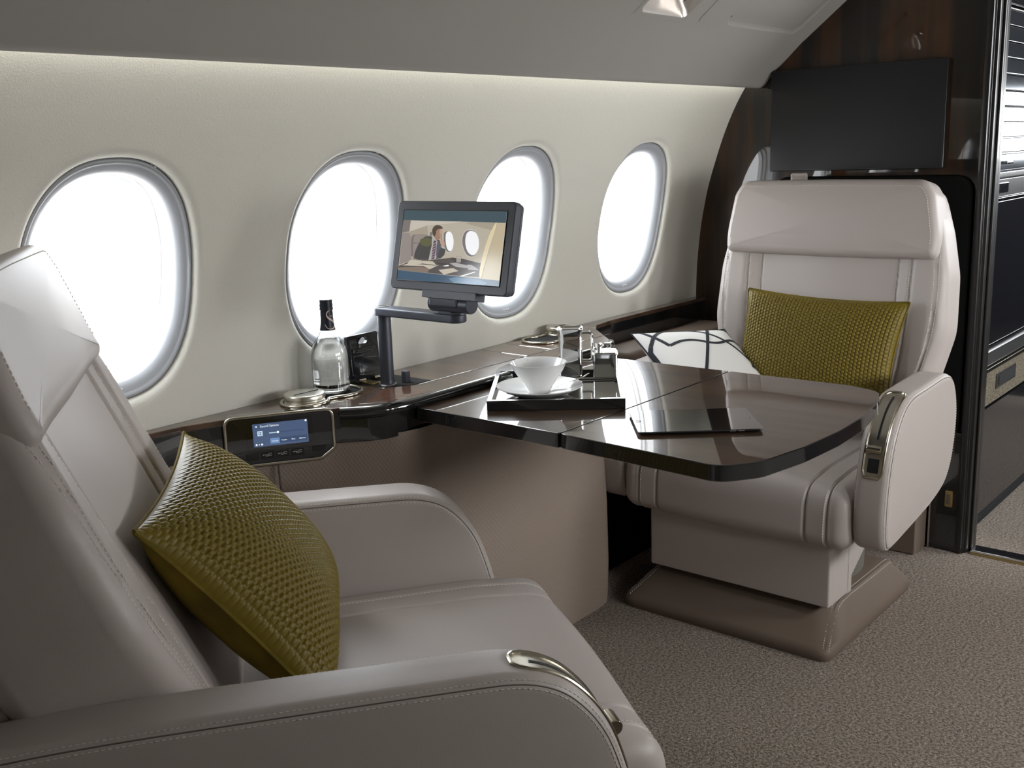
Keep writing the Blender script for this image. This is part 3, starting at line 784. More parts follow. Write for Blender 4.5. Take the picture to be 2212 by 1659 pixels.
    # --- arms
    def arm(sgn, prof, nm):
        P = dense(smooth(np.array(prof), True, 4), 220)
        y0, y1 = .325, .325+aw
        lay = offs(P, .020)
        if area2(lay) < 0: lay = lay[::-1]
        g = slab(P, y0, y1, .020, (.003,.006), None, None, ncap=14, nedge=8, n=220)
        loop = offs(P, .009)
        st_ = G()
        for frm_top in (True, False):
            gg_ = g if frm_top else G().add(np.c_[g.arr()[:,0], g.arr()[:,1], -g.arr()[:,2]+2*(.325+aw/2)], g.f)
            k_ = [p for p in loop]
            for dd_, m_ in ((.0055,1),(.0145,1)):
                lp = offs(P, dd_); lp = np.vstack([lp, lp[:1]])
                P_, N_ = drape(gg_, lp, .003)
                if not frm_top: P_[:,2] = 2*(.325+aw/2)-P_[:,2]; N_[:,2] *= -1
                strokes(st_, P_, N_, .0042, .003, .0007, m_)
            lp = offs(P, .010); lp = np.vstack([lp, lp[:1]]); P_, N_ = drape(gg_, lp, .004)
            if not frm_top: P_[:,2] = 2*(.325+aw/2)-P_[:,2]; N_[:,2] *= -1
            st_.add(*tube(P_-N_*.0002, .0010, 5), 2)
        g.join(st_)
        g.xf(lambda V: np.c_[V[:,0], sgn*V[:,2], V[:,1]])
        return build(nm, g, ['leather','stitch','seam'], s, sharp=70)
    ax = aoff; t = atop
    def aprof(al): return [(ax+.004,.293),(ax+.016,.37),(ax+.004,t-.175),(ax-.030,t-.075),(ax-.105,t-.004),(ax-.24,t+.001),(ax-.42-al,t+.009),(ax-.47-al,t-.06),(ax-.485-al,t-.15),(ax-.45-al,.38),(ax-.36-al,.33),(ax-.14,.300),(ax-.04,.288)]
    ap_ = aprof(alen)
    aisle_s = -1 if armR else 1
    arm(-aisle_s, aprof(min(alen,.13)), 'armrest'); ar = arm(aisle_s, ap_, 'armrest')
    # recline latch set in aisle-side armrest: path along outline front/top
    P = dense(smooth(np.array(ap_), True, 4), 400)
    if area2(P) < 0: P = P[::-1]
    aisle = -1 if armR else 1
    # portion from front face (z ~ t-.19) up to the top (x ~ ax-.15)
    cand = [i for i in range(400) if P[i,0] > ax-.148 and P[i,1] > t-.185]
    # order by angle
    ce = np.array((ax-.2,t-.2)); cand.sort(key=lambda i: math.atan2(P[i,1]-ce[1], P[i,0]-ce[0]))
    C = P[cand]; C = dense(C, 60, False); T = np.gradient(C,axis=0); T /= np.linalg.norm(T,axis=1)[:,None]; Nn = np.c_[T[:,1],-T[:,0]]
    Nn *= np.sign(((C-ce)*Nn).sum(1).mean())
    def onarm(i, y, d):  # param along curve, lateral, height
        i = np.asarray(i,float); x = np.interp(i, range(60), C[:,0]); z = np.interp(i, range(60), C[:,1]); nx_ = np.interp(i, range(60), Nn[:,0]); nz_ = np.interp(i, range(60), Nn[:,1])
        return np.c_[x+nx_*d, aisle*(.325+aw/2+np.asarray(y)), z+nz_*d]
    wv = lambda i: np.interp(i, [0,2,4,30,54,57.5,59], [.016,.021,.024,.024,.024,.019,.010])
    ii = np.linspace(0,59,60)
    loopi = np.r_[ii, ii[::-1]]; loopy = np.r_[wv(ii), -wv(ii[::-1])]
    fr_ = build('latch_frame', G().add(*tube(onarm(loopi, loopy, .0012), .0030, 8, True)), 'nickel', ar)
    fr_['label'] = 'nickel frame of the seat control recess'
    L = [onarm(ii, wv(ii)*f, d) for f, d in ((.98,.001),(.75,.0002),(-.75,.0002),(-.98,.001))]
    build('latch_plate', G().add(*rings(L, False)), 'nickel_brushed', fr_)
    L = [onarm(ii[22:54], np.full(32,y), .0012) for y in (.0022,-.0022)]
    build('latch_slot', G().add(*rings(L, False)), 'rubber', fr_)
    c = onarm([16], [0], .006)[0]; g = G().add(*lathe([(.0,-.017),(.010,-.0168),(.011,-.015),(.011,.015),(.010,.0168),(0,.017)], tuple(c), 20, False, False, 'y'))
    build('latch_lever', g, 'nickel', fr_)
    L = [onarm(ii[3:12], np.full(9,y), .0012) for y in (.013,-.013)]
    build('latch_well', G().add(*rings(L, False)), 'rubber', fr_)
    # --- back shell
    g = slab(offs(dense(bo,200), .012), -thk-.035, -thk+.01, .02, (.015,0), ncap=6, n=200); g.xf(bmap); build('back_shell', g, 'leather', s, sharp=70)
    # --- shroud box, pedestal, base
    g = G().add(*prism(roundpoly(np.array([(.305,-.262),(.305,.262),(.18,.262),(.18,-.262)]), .006, 3), .105, .285, .004))
    build('seat_shroud', g, 'leather', s)
    for y in (-.262+.006, .262-.006):
        g = G()
        V, F = prism([(.19,.105),(.19,.285),(-.18,.285),(-.18,.225),(.05,.218),(.165,.148),(.165,.105)], y-.006, y+.006); V = np.c_[V[:,0], V[:,2], V[:,1]]; g.add(V, F)
        build('shroud_wing', g, 'leather', s)
    g = G().add(*box((-.02,0,.275),(.55,.50,.05),.006)); build('seat_pan', g, 'base_leather', s)
    g = G().add(*box((-.31,0,.245),(.16,.46,.17),.008)); build('rear_shroud', g, 'leather', s)
    if base:
        g = G().add(*lathe([(.0,.235),(.12,.235),(.12,.16),(.222,.158),(.228,.150),(.228,.088),(.22,.084),(0,.084)], (.035,0,0), 48)); build('swivel_pedestal', g, 'steel_grey', s)
        F0 = (.392,.302); B0 = -.19
        def lay_(i_f, i_s, i_b, r_, z): return np.c_[dense(roundpoly(np.array([(F0[0]-i_f,-F0[1]+i_s),(F0[0]-i_f,F0[1]-i_s),(B0+i_b,F0[1]-i_s),(B0+i_b,-F0[1]+i_s)]), r_, 8), 160), np.full(160,z)]
        Ls = [lay_(.004,.004,.004,.03,0), lay_(0,0,0,.03,.012), lay_(.002,.001,.002,.03,.026), lay_(.012,.006,.012,.03,.036), lay_(.13,.038,.06,.03,.092), lay_(.15,.050,.075,.03,.098), lay_(.17,.075,.09,.03,.100)]
        V, F = rings(Ls, True, True, True); g = G().add(V, F); bb = G().add(V, F); st_ = G()
        for sg in (1,-1):
            ln = np.array([(F0[0]-.012,sg*(F0[1]-.012)),(F0[0]-.135,sg*(F0[1]-.050)),(.0,sg*(F0[1]-.046)),(B0+.07,sg*(F0[1]-.046))])
            ln = smooth(ln, False, 2)
            P_, N_ = drape(bb, ln, .005); st_.add(*tube(P_, .0014, 5), 2)
            for d_ in (.007,-.007): P_, N_ = drape(bb, poff(dense(ln,60,False), d_), .004); strokes(st_, P_, N_, .0045, .0035, .0008, 1)
        g.join(st_); build('floor_plinth', g, ['base_leather','stitch','seam'], s, sharp=40)
    return s, bmap
mat('steel_grey', (.16,.155,.135), .45, metal=.2)
near, nmap = seat('club_seat', 'reclined cream leather seat in the left foreground with olive cushion', (1.054,1.173,0), R(-35), -.300, 23, .252, .622, alen=.42, hd=(.014,-.004), thk=.185, aw=.098)
far, fmap = seat('club_seat', 'upright cream leather seat beyond the table in front of the bulkhead', (2.665,1.249,0), R(180), -.185, 9, .330, .655, armR=False, hd=(-.030,.022), thk=.125)
# pale strap behind the far headrest
g = G(); 
for P in ([(0,-.026),(0,.026)],): pass
tb_ = slab(rrect(.052,.030,.006,4), 0, .018, .008, (.0,.003), ncap=3); tb_.xf(lambda V: np.c_[-V[:,2], V[:,0], V[:,1]])
o = build('strap_tab', tb_, 'satin_tab' if 'satin_tab' in MATS else 'leather', far); o.location = (-.375,-.165,1.143)

# ------------------------------------------------------------------ cushions
def weave_cushion(name, label, a, b, T, nu, nv, mw, k=7, group='olive basket-weave cushions'):
    """a,b half sizes, T half thickness.  front side basket weave"""
    t = thing(name, label, 'cushion', (0,0,0), 0, group)
    def surf(U, V, sgn, extra=0):
        pin = 1-.075*(1-V**2); pin2 = 1-.075*(1-U**2)
        X = a*U*pin; Y = b*V*pin2
        e = np.clip((1-np.abs(U)**2.6),0,1)**.62*np.clip((1-np.abs(V)**2.6),0,1)**.62
        Z = sgn*(T*e+extra*np.clip(e*3,0,1)); return np.stack([X,Y,Z],-1)
    n1, n2 = nu*k+1, nv*k+1
    u = np.linspace(-1,1,n1); v = np.linspace(-1,1,n2); U, V = np.meshgrid(u, v, indexing='ij')
    cu_ = (U+1)/2*nu; 
    colid = np.floor(np.clip(cu_,0,nu-1e-6)); sh_ = (colid%2)*.5
    cv_ = (V+1)/2*nv+sh_
    fx = cu_-np.floor(np.clip(cu_,0,nu-1e-6)); fy = cv_-np.floor(cv_)
    bump = (1-np.abs(2*fx-1)**5.0)*(1-np.abs(2*fy-1)**4.0)
    S = surf(U, V, 1, mw*bump)
    Vt = S.reshape(-1,3); F = []
    for i in range(n1-1):
        r0 = i*n2
        for j in range(n2-1): F.append((r0+j, r0+n2+j, r0+n2+j+1, r0+j+1))
    build('woven_front', G().add(Vt, F), 'olive_weave', t, sharp=180)
    m_ = 50; u = np.linspace(-1,1,m_); U, V = np.meshgrid(u,u,indexing='ij'); wr = 1+.04*np.sin(U*7+V*3)
    Vt = surf(U*1.0, V*1.0, -1).reshape(-1,3); F = []
    for i in range(m_-1):
        for j in range(m_-1): F.append((i*m_+j, i*m_+j+1, (i+1)*m_+j+1, (i+1)*m_+j))
    build('velvet_back', G().add(Vt, F), 'olive_velvet', t, sharp=180)
    # piping
    q = np.linspace(-1,1,60); P = np.vstack([np.c_[q, np.full(60,-1)], np.c_[np.full(60,1), q], np.c_[q[::-1], np.full(60,1)], np.c_[np.full(60,-1), q[::-1]]])
    pp = surf(P[:,0], P[:,1], 1); build('piping', G().add(*tube(dense(pp,240), .0032, 6, True)), 'olive_velvet', t)
    return t
def orient(o, xaxis, yaxis, loc):
    x = Vector(xaxis).normalized(); y = Vector(yaxis); z = x.cross(y).normalized(); y = z.cross(x)
    o.matrix_world = Matrix(((x.x,y.x,z.x,loc[0]),(x.y,y.y,z.y,loc[1]),(x.z,y.z,z.z,loc[2]),(0,0,0,1)))
TH = R(-35)
def nw(x,y,z): return Vector((math.cos(TH)*x-math.sin(TH)*y+1.054, math.sin(TH)*x+math.cos(TH)*y+1.173, z))
def pzw(u,v,z):
    d = RM@np.array(((u-CX)/Fpx,(v-CY)/Fpx,1.)); return np.array((0,0,CAMH))+d*(z-CAMH)/d[2]
def nd(x,y,z): return nw(x,y,z)-nw(0,0,0)
c1 = weave_cushion('throw_cushion', 'olive basket-weave cushion leaning on the backrest of the near seat', .240, .192, .086, 46, 34, .0060)
orient(c1, nd(.10,1,.02), nd(-.62,0,.78), nw(-.203,.048,.636))
c2 = weave_cushion('throw_cushion', 'olive basket-weave cushion leaning on the backrest of the far seat', .235, .170, .065, 46, 32, .0048)
orient(c2, (.03,-1,-.03), (.33,.0,.95), (2.762,1.222,.665))

# white cushion with black tape lines
wc_ = thing('throw_cushion', 'white cushion with crossing black tape lines lying beside the olive one on the far seat', 'cushion')
Aw = .172; Tw = .055
def wsurf(U, V, sgn, ex=0):
    pin = 1-.07*(1-V**2); pin2 = 1-.07*(1-U**2); e = np.clip((1-np.abs(U)**2.6),0,1)**.6*np.clip((1-np.abs(V)**2.6),0,1)**.6
    return np.stack([Aw*U*pin, Aw*V*pin2, sgn*Tw*e+sgn*ex], -1)
m_ = 70; u = np.linspace(-1,1,m_); U, V = np.meshgrid(u,u,indexing='ij'); g = G()
for sgn in (1,-1):
    Vt = wsurf(U,V,sgn).reshape(-1,3); F = [(i*m_+j,(i+1)*m_+j,(i+1)*m_+j+1,i*m_+j+1) for i in range(m_-1) for j in range(m_-1)]; g.add(Vt, F)
build('cover', g, 'white_cloth', wc_, sharp=180)
def px2uv(p):
    M = np.array([[215,100],[-15,180]],float); d = np.array(p,float)-np.array((1363,712)); q = np.linalg.solve(M, d); return (2*q[0]-1, 1-2*q[1])
lines = [[(1378,711),(1400,735),(1425,762)], [(1392,752),(1400,730),(1425,712),(1455,706),(1500,720),(1560,755),(1600,783),(1650,815)], [(1425,762),(1450,753),(1480,752),(1510,760),(1535,762),(1560,750),(1580,743),(1607,746)],
         [(1528,702),(1520,720),(1512,745),(1500,795)], [(1621,763),(1620,780),(1612,812)], [(1545,702),(1575,703),(1592,715),(1607,740)], [(1392,752),(1392,765),(1400,790)], [(1500,795),(1490,840),(1495,900)]]
g = G()
for ln in lines:
    P = np.array([px2uv(p) for p in ln]); P = dense(smooth(P,False,2) if len(P) > 3 else P, 60, False); P = np.clip(P,-.995,.995)
    T = np.gradient(P,axis=0); T /= np.linalg.norm(T,axis=1)[:,None]+1e-9; Nn = np.c_[-T[:,1],T[:,0]]*.030
    L = []
    for f, ex in ((-1,.0002),(-.9,.0014),(0,.0018),(.9,.0014),(1,.0002)):
        q = np.clip(P+Nn*f,-1,1); L.append(wsurf(q[:,0],q[:,1],1,ex))
    g.add(*rings(L, False))
build('tape_lines', g, 'black_tape', wc_)
q = np.linspace(-1,1,50); P = np.vstack([np.c_[q, np.full(50,-1)], np.c_[np.full(50,1), q], np.c_[q[::-1], np.full(50,1)], np.c_[np.full(50,-1), q[::-1]]])
build('piping', G().add(*tube(dense(wsurf(P[:,0],P[:,1],1),200), .0025, 6, True)), 'black_tape', wc_)
orient(wc_, (.881,-.346,-.070), (.35,.78,.54), pzw(1530,800,.625))

# ------------------------------------------------------------------ things on the table
# tray
ta = R(-53.3); tcx, tcy = 1.822, 1.413
tr_ = thing('serving_tray', 'square black lacquer serving tray on the table', 'tray', (tcx,tcy,TZ), ta)
w, h = .293, .313
g = G(); zt = .0225
o1 = rrect(w,h,.003,2); i1 = rrect(w-.020,h-.020,.002,2); i2 = rrect(w-.028,h-.028,.002,2)
g.add(*rings([np.c_[q, np.full(len(q),z)] for q, z in ((offs(o1,.001),.0),(o1,.001),(o1,zt-.001),(offs(o1,.001),zt),(i1,zt),(i2,.006))], True, True, True))
build('tray_body', g, 'black_gloss', tr_)
def t2w(x, y):   # tray local -> world
    return (tcx+math.cos(ta)*x-math.sin(ta)*y, tcy+math.sin(ta)*x+math.cos(ta)*y)
# saucer and cup
scx, scy = 1.768, 1.420
sau = build('saucer', G().add(*lathe([(.0,.006),(.030,.006),(.034,.008),(.060,.010),(.090,.0200),(.0955,.0225),(.0955,.0205),(.088,.0155),(.055,.002),(.036,.0),(.0,.0)], seg=72)), 'porcelain', None, loc=(scx,scy,TZ+.0075))
tag(sau, 'white porcelain saucer on the black tray', 'saucer')
cup = thing('coffee_cup', 'white conical porcelain cup standing on the saucer', 'cup', (scx-.004,scy-.002,TZ+.0150))
bd_ = G().add(*lathe([(.0,.004),(.018,.005),(.024,.009),(.040,.032),(.054,.052),(.0605,.0665),(.0612,.0672),(.0624,.0665),(.0565,.052),(.043,.032),(.0275,.008),(.0245,.002),(.0245,-.0005),(.0215,-.0005),(.0205,.002),(0,.002)], seg=72))
build('bowl', bd_, 'porcelain', cup, sharp=50)
hp = [(.0585,.0,.059),(.068,.0,.064),(.080,.0,.062),(.082,0,.052),(.070,0,.040),(.0465,0,.034)]
hd = build('handle', G().add(*tube(curvefit(hp,24), .0035, 10)), 'porcelain', cup); hd.rotation_euler = (0,0,R(62))
# spoon
sp = thing('teaspoon', 'polished teaspoon resting on the saucer rim beside the cup', 'spoon', (0,0,0))
L = []
sx0 = np.array(t2w(.006,-.120)); sx1 = np.array(t2w(.118,-.012))
sp0 = np.array((1.742,1.353,TZ+.0245)); sp1 = np.array((1.887,1.362,TZ+.048))
A = pzw(1164,841,TZ+.0175); B = pzw(1183,842,TZ+.0170); C2 = pzw(1200,838,TZ+.019); D2 = pzw(1215,828,TZ+.027); E2 = pzw(1240,822,TZ+.034); F2_ = pzw(1258,815,TZ+.037); H2_ = pzw(1272,807,TZ+.039)
P = curvefit([C2,D2,E2,F2_,H2_], 24)
g = G().add(*tube(P, .002, 8, rr=list(np.interp(np.linspace(0,1,24),[0,.6,1],[.0013,.0019,.0028])), flat=.55)); build('handle', g, 'chrome', sp)
bowlc = (A+C2)/2; ax_ = nrm(C2-A); ay_ = nrm(np.cross((0,0,1),ax_)); az_ = np.cross(ax_,ay_)
L = []
for r_, dz in ((1.0,.0),(.97,.0008),(.8,-.0015),(.5,-.0035),(.01,-.0042)):
    a = np.linspace(0,2*PI,28,endpoint=False); L.append(bowlc+ (np.cos(a)*.0185*r_)[:,None]*ax_+(np.sin(a)*.0115*r_)[:,None]*ay_+az_*(dz+.0045))
L2 = [l-az_*.0008 for l in L]
build('bowl', G().add(*rings(L2[::-1]+L)), 'chrome', sp)
# milk jug
jx, jy = 1.962, 1.478
jug = thing('milk_jug', 'tall square mirror-polished milk jug on the back of the tray', 'jug', (jx,jy,TZ+.0065), ta)
L = []
for z, s_, r_ in ((.0,.046,.006),(.001,.048,.007),(.03,.0475,.007),(.085,.047,.007),(.104,.049,.007),(.112,.051,.007),(.1125,.0495,.006),(.100,.046,.006),(.03,.0455,.006),(.004,.043,.004)):
    s_ *= 1.17; q = dense(rrect(s_, s_, r_, 5), 64)
    if z > .095:
        k_ = (z-.095)/.0175; m__ = q[:,0] < -s_*.40; q[m__,0] -= .006*k_*np.clip(1-np.abs(q[m__,1])/(s_*.35),0,1)
    L.append(np.c_[q, np.full(len(q), z)])
build('body', G().add(*rings(L, True, True, True)), 'chrome', jug, sharp=40)
hp = [(.026,0,.100),(.046,0,.101),(.0505,0,.097),(.0515,0,.088),(.0515,0,.045),(.0505,0,.037),(.046,0,.033),(.026,0,.034)]
build('handle', G().add(*tube(dense(hp,40,False), .0034, 10, up=(0,1,0))), 'chrome', jug)
# sugar pot
px_, py_ = t2w(-.0,0); sxp, syp = 2.000, 1.405
pot = thing('sugar_pot', 'low square polished sugar pot with lid knob beside the milk jug', 'sugar pot', (sxp,syp,TZ+.0065), ta)
L = []
for z, s_ in ((0,.054),(.001,.057),(.052,.057),(.053,.060),(.0545,.060),(.055,.058)): 
    q = rrect(s_,s_,.005,4); L.append(np.c_[q, np.full(len(q),z)])
build('body', G().add(*rings(L, True, True, True)), 'chrome', pot)
ld_ = build('lid', G().add(*prism(rrect(.054,.054,.005,4), .055, .0585, .001)), 'chrome', pot)
build('knob', G().add(*lathe([(0,.058),(.0085,.058),(.0085,.074),(.0075,.0755),(0,.0755)], (-.014,.004,0), 24)).add(*box((.006,.004,.0705),(.018,.008,.012),.002)), 'chrome', ld_)
fl = build('stand', G().add(*prism(rrect(.125,.066,.004,3,(.0,0)), .0, .004, .001)), 'chrome'); fl.location = (1.985,1.437,TZ+.0062); fl.rotation_euler = (0,0,ta); 
tag(fl, 'thin polished stand under the milk jug and sugar pot', 'stand')
jug.location.z += .0042; pot.location.z += .0042
# tablet computer
A = pzw(1387,938,TZ+.004); B = pzw(1643,930,TZ+.004); D2 = pzw(1368,892,TZ+.004)
tdx = B-A; ang = math.atan2(tdx[1], tdx[0]); tl, twd = .240, .169
perp = np.array((-math.sin(ang), math.cos(ang))); cc = (A[:2]+B[:2])/2+perp*twd/2
tbt = thing('tablet_computer', 'black tablet computer lying on the front leaf of the table', 'tablet', (cc[0],cc[1],TZ), ang)
Q = rrect(tl, twd, .011, 8); L = [np.c_[offs(Q,i_), np.full(len(Q),z)] for z, i_ in ((.0004,.010),(.0015,.005),(.0038,.0012),(.0058,0),(.0068,.0005))]
build('case', G().add(*rings(L, True, True, True)), 'tablet_metal', tbt)
gl_ = build('glass', G().add(*prism(offs(Q,.0006), .0068, .0075, .0003)), 'tablet_glass', tbt)
g = G()
for x, w_ in ((.060,.012),(.076,.012)): g.add(*box((x,-twd/2+.0003,.0048),(w_,.0018,.0018),.0005))
build('side_button', g, 'steel_satin', tbt)
build('home_button', G().add(*tube([(-.1105+.006*math.cos(a),.0+.006*math.sin(a),.0077) for a in np.linspace(0,2*PI,28,endpoint=False)], .0004, 5, True)), 'tablet_metal', gl_)
build('camera_hole', G().add(*lathe([(.0016,0),(.0016,.0003)], (.110,.0,.0076), 10, True, True)), 'dark_plastic', gl_)

# ------------------------------------------------------------------ bottle
BS = (.86,.86,.935)
bt = thing('water_bottle', 'clear glass bottle with navy neck label standing in the cup holder', 'bottle', (1.490,1.793,LZ+.003))
op = [(.0,.0),(.030,.0),(.043,.002),(.0475,.008),(.0480,.020),(.0480,.088),(.0455,.102),(.0385,.120),(.028,.134),(.0205,.147),(.0172,.160),(.0155,.190),(.0150,.205)]
ip = [(r-.0028 if r > .004 else 0, z+.003) for r, z in op[1:]]; 
prof_ = op+[(op[-1][0]-.003, op[-1][1])]+[(max(r-.0026,0), max(z,.006)) for r, z in op[::-1][:-3]]+[(.0,.008)]
build('glass_body', G().add(*lathe(prof_, seg=64)), 'bottle_glass', bt, sharp=80)
wp = [(.0,.0085),(.040,.0085),(.0448,.014),(.0450,.020),(.0450,.088),(.0425,.101),(.0355,.1185),(.0262,.1315),(.0,.1315)]
build('water', G().add(*lathe(wp, seg=64)), 'water', bt, sharp=60)
build('neck_label', G().add(*lathe([(.0203,.150),(.0182,.158),(.0166,.175),(.0163,.186),(.0161,.200),(.0161,.202)], seg=48)), 'label_navy', bt)
build('cap', G().add(*lathe([(.0162,.197),(.0176,.198),(.0178,.201),(.0168,.2035),(.0172,.205),(.0172,.2105),(.0165,.212),(.0165,.221),(.0158,.2225),(0,.2225)], seg=48)), 'cap_navy', bt)
bt.scale = BS
# serif S as a ribbon of varying width wrapped on the neck
t_ = np.linspace(0,1,60)
Sx = []; ctrl = [(.36,.30),(.30,.44),(.10,.50),(-.16,.44),(-.30,.28),(-.20,.10),(.06,-.03),(.30,-.18),(.32,-.36),(.10,-.50),(-.20,-.48),(-.36,-.34),(-.40,-.24)]
Sp = curvefit(ctrl, 60); wd = np.interp(t_, [0,.12,.35,.5,.65,.88,1], [.05,.03,.09,.12,.09,.03,.05])
T = np.gradient(Sp,axis=0); T /= np.linalg.norm(T,axis=1)[:,None]; Nn = np.c_[-T[:,1],T[:,0]]
camdir = math.atan2(-1.793,-1.49)
def wrapS(P2, k=1.0):
    h_ = .040; ang_ = camdir+.55+P2[:,0]*h_/.0185; z = .176+P2[:,1]*h_*1.15; r_ = np.interp(z, [.150,.158,.175,.186,.202], [.0203,.0182,.0166,.0163,.0161])+.0004
    return np.c_[r_*np.cos(ang_), r_*np.sin(ang_), z]
L = [wrapS(Sp+Nn*wd[:,None]*f) for f in (-.5,-.2,.2,.5)]
build('letter_s', G().add(*rings(L, False)), 'label_pink', bt)
def wt(co): 
    q = wrapS(np.array([[-.05+co.x, .12+co.y]]))[0]; return Vector(q*1.0)+Vector((q[0]*.01,q[1]*.01,0))
text('GEY', .15, 'label_pink', bt, (0,0,0), (0,0,0), 'small_lettering', warp=wt, ext=0)

# ------------------------------------------------------------------ monitor on its arm
mo = thing('monitor_arm', 'dark swing-arm monitor on a post showing a man in a suit at a table', 'monitor', (1.613,1.742,LZ))
build('post', G().add(*lathe([(0,0),(.0185,0),(.0185,.004),(.0165,.005),(.0165,.010),(.0155,.012),(.0155,.146),(.0158,.147),(.0158,.150),(.0155,.151),(.0155,.168),(0,.168)], seg=40)), 'arm_metal', mo)
build('base_ring', G().add(*tube([(.0185*math.cos(a),.0185*math.sin(a),.002) for a in np.linspace(0,2*PI,32,endpoint=False)], .0022, 6, True)), 'steel_satin', mo)
arm_l = .225
Q = []
for a in np.linspace(0,180,14): Q.append((.022*math.cos(R(a)), .022*math.sin(R(a))))
for a in np.linspace(180,360,14): Q.append((.022*math.cos(R(a)), -arm_l+.022*math.sin(R(a))))
sa = build('swing_arm', G().add(*prism(np.array(Q), .163, .182, .004)), 'arm_metal', mo)
build('pivot_cap', G().add(*lathe([(.0125,.182),(.0125,.1832),(.011,.1836),(.0105,.1825),(0,.1825)], seg=28)), 'steel_grey', sa)
g = G().add(*box((0,-arm_l+.018,.188),(.034,.040,.016),.002)); build('swivel_block', g, 'arm_metal', mo)
g = G().add(*lathe([(0,-.056),(.0185,-.056),(.0195,-.054),(.0195,.054),(.0185,.056),(0,.056)], (-.008,-arm_l+.002,.2045), 32, False, False, 'y')); hb = build('tilt_barrel', g, 'arm_metal', mo)
g = G().add(*box((-.020,-arm_l+.010,.2125),(.022,.080,.026),.004)); build('barrel_clamp', g, 'arm_metal', mo)
# display: origin at lower edge centre, tilted back
tilt = R(13)
ds = thing('display', None, None, (0,0,0)); del_ = [ds.pop(k_, None) for k_ in ('label','category')]
bpy.data.objects.remove(ds)
DW, DH = .330, .188
mloc = (1.558-1.613, 1.494-1.742, .972-LZ)
dsp = build('display', G().add(*xzp(rrect(DW, DH, .011, 6, (0,DH/2)), -.020, 0, .003)), 'dark_plastic', mo, loc=mloc, rot=(-tilt,0,R(-90)))
build('display_back', G().add(*xzp(rrect(DW-.004, DH-.004, .011, 6, (0,DH/2)), -.030, -.0205, .004)), 'dark_plastic', dsp)
build('mount_bar', gbox((.014,.010,-.006),(.150,.030,.016),.001), 'dark_plastic', dsp)
SW, SH = .2905, .150; SZ = .0185
build('screen', G().add(*xzp(rrect(SW, SH, .0005, 1, (0,SZ+SH/2)), 0, .0004)), 'black_gloss', dsp)
g = G()
for a, b in ((( -SW/2,SZ),(SW/2,SZ)),((SW/2,SZ),(SW/2,SZ+SH)),((SW/2,SZ+SH),(-SW/2,SZ+SH)),((-SW/2,SZ+SH),(-SW/2,SZ))):
    g.add(*tube([(a[0],-.0006,a[1]),(b[0],-.0006,b[1])], .0011, 6))
build('screen_edge', g, 'black_lacquer', dsp)
PC = {}; pics = []
def pm(name, c):   # screen colours glow
    lin = [ (x/255/12.92 if x/255 <= .04045 else ((x/255+.055)/1.055)**2.4) for x in c]
    emis('pic_'+name, lin, .80); PC[name] = len(pics); pics.append('pic_'+name)
for n_, c_ in dict(bar=(62,80,88), bar2=(62,86,108), bar3=(96,126,150), wall=(176,168,152), wall2=(160,150,134), ceil=(190,182,170), seat=(142,132,128), seat2=(118,110,108), head=(78,66,58), skin=(150,120,104), skin2=(178,150,132), suit=(72,70,70), suit2=(88,86,98), green=(92,92,66), shirt=(170,168,160), tie=(88,70,84), tie2=(168,150,158), frame=(112,108,108), frame2=(186,180,172), white=(240,240,242), tabl=(84,78,76), tabl2=(66,62,64), paper=(190,182,166), paper2=(165,162,162), beam=(214,198,162), beam2=(184,170,142), fore=(128,114,102), glass=(150,144,138)).items(): pm(n_, c_)
def suv(p):
    M = np.array([[1322,-133],[38,950]],float); q = np.linalg.solve(M, np.array(p,float)-np.array((230,135))); return (-SW/2+q[0]*SW, SZ+SH*(1-q[1]))
g = G(); lay_n = [0]
def pp_(pts, c, it=0):
    P = np.array([suv(p) for p in pts]); P = smooth(P, True, it) if it else P
    P[:,0] = np.clip(P[:,0], -SW/2+.0008, SW/2-.0008); P[:,1] = np.clip(P[:,1], SZ+.0008, SZ+SH-.0008)
    lay_n[0] += 1; g.add(np.c_[P[:,0], np.full(len(P), -.0006-.000012*lay_n[0]), P[:,1]], [tuple(range(len(P)))], PC[c])
def el(cx,cy,rx,ry,c,n=28): pp_([(cx+rx*math.cos(a)-.10*ry*math.sin(a)*0, cy+ry*math.sin(a)) for a in np.linspace(0,2*PI,n,endpoint=False)], c)
pp_([(230,135),(1555,175),(1418,1195),(100,1080)], 'bar')
pp_([(125,955),(1435,1045),(1418,1195),(100,1080)], 'bar2'); pp_([(760,1010),(1300,1045),(1200,1175),(900,1150)], 'bar3', 1)
pp_([(215,275),(1538,320),(1435,1045),(120,955)], 'wall')
pp_([(320,280),(1000,300),(880,320),(540,350),(300,430)], 'ceil'); pp_([(300,430),(540,350),(545,470),(560,500),(310,560)], 'wall2')
pp_([(950,300),(1538,320),(1520,450),(1300,400)], 'wall2', 1)
pp_([(215,275),(320,280),(290,430),(195,440)], 'seat2'); pp_([(195,440),(290,445),(310,480),(312,820),(140,880)], 'seat', 0)
pp_([(310,560),(325,490),(370,462),(600,485),(610,820),(310,820)], 'seat2', 1); pp_([(345,590),(560,600),(560,800),(330,810)], 'seat', 0)
pp_([(345,575),(355,500),(375,468),(590,490),(600,600)], 'seat', 0)
pp_([(575,440),(600,432),(598,485),(570,490)], 'frame')
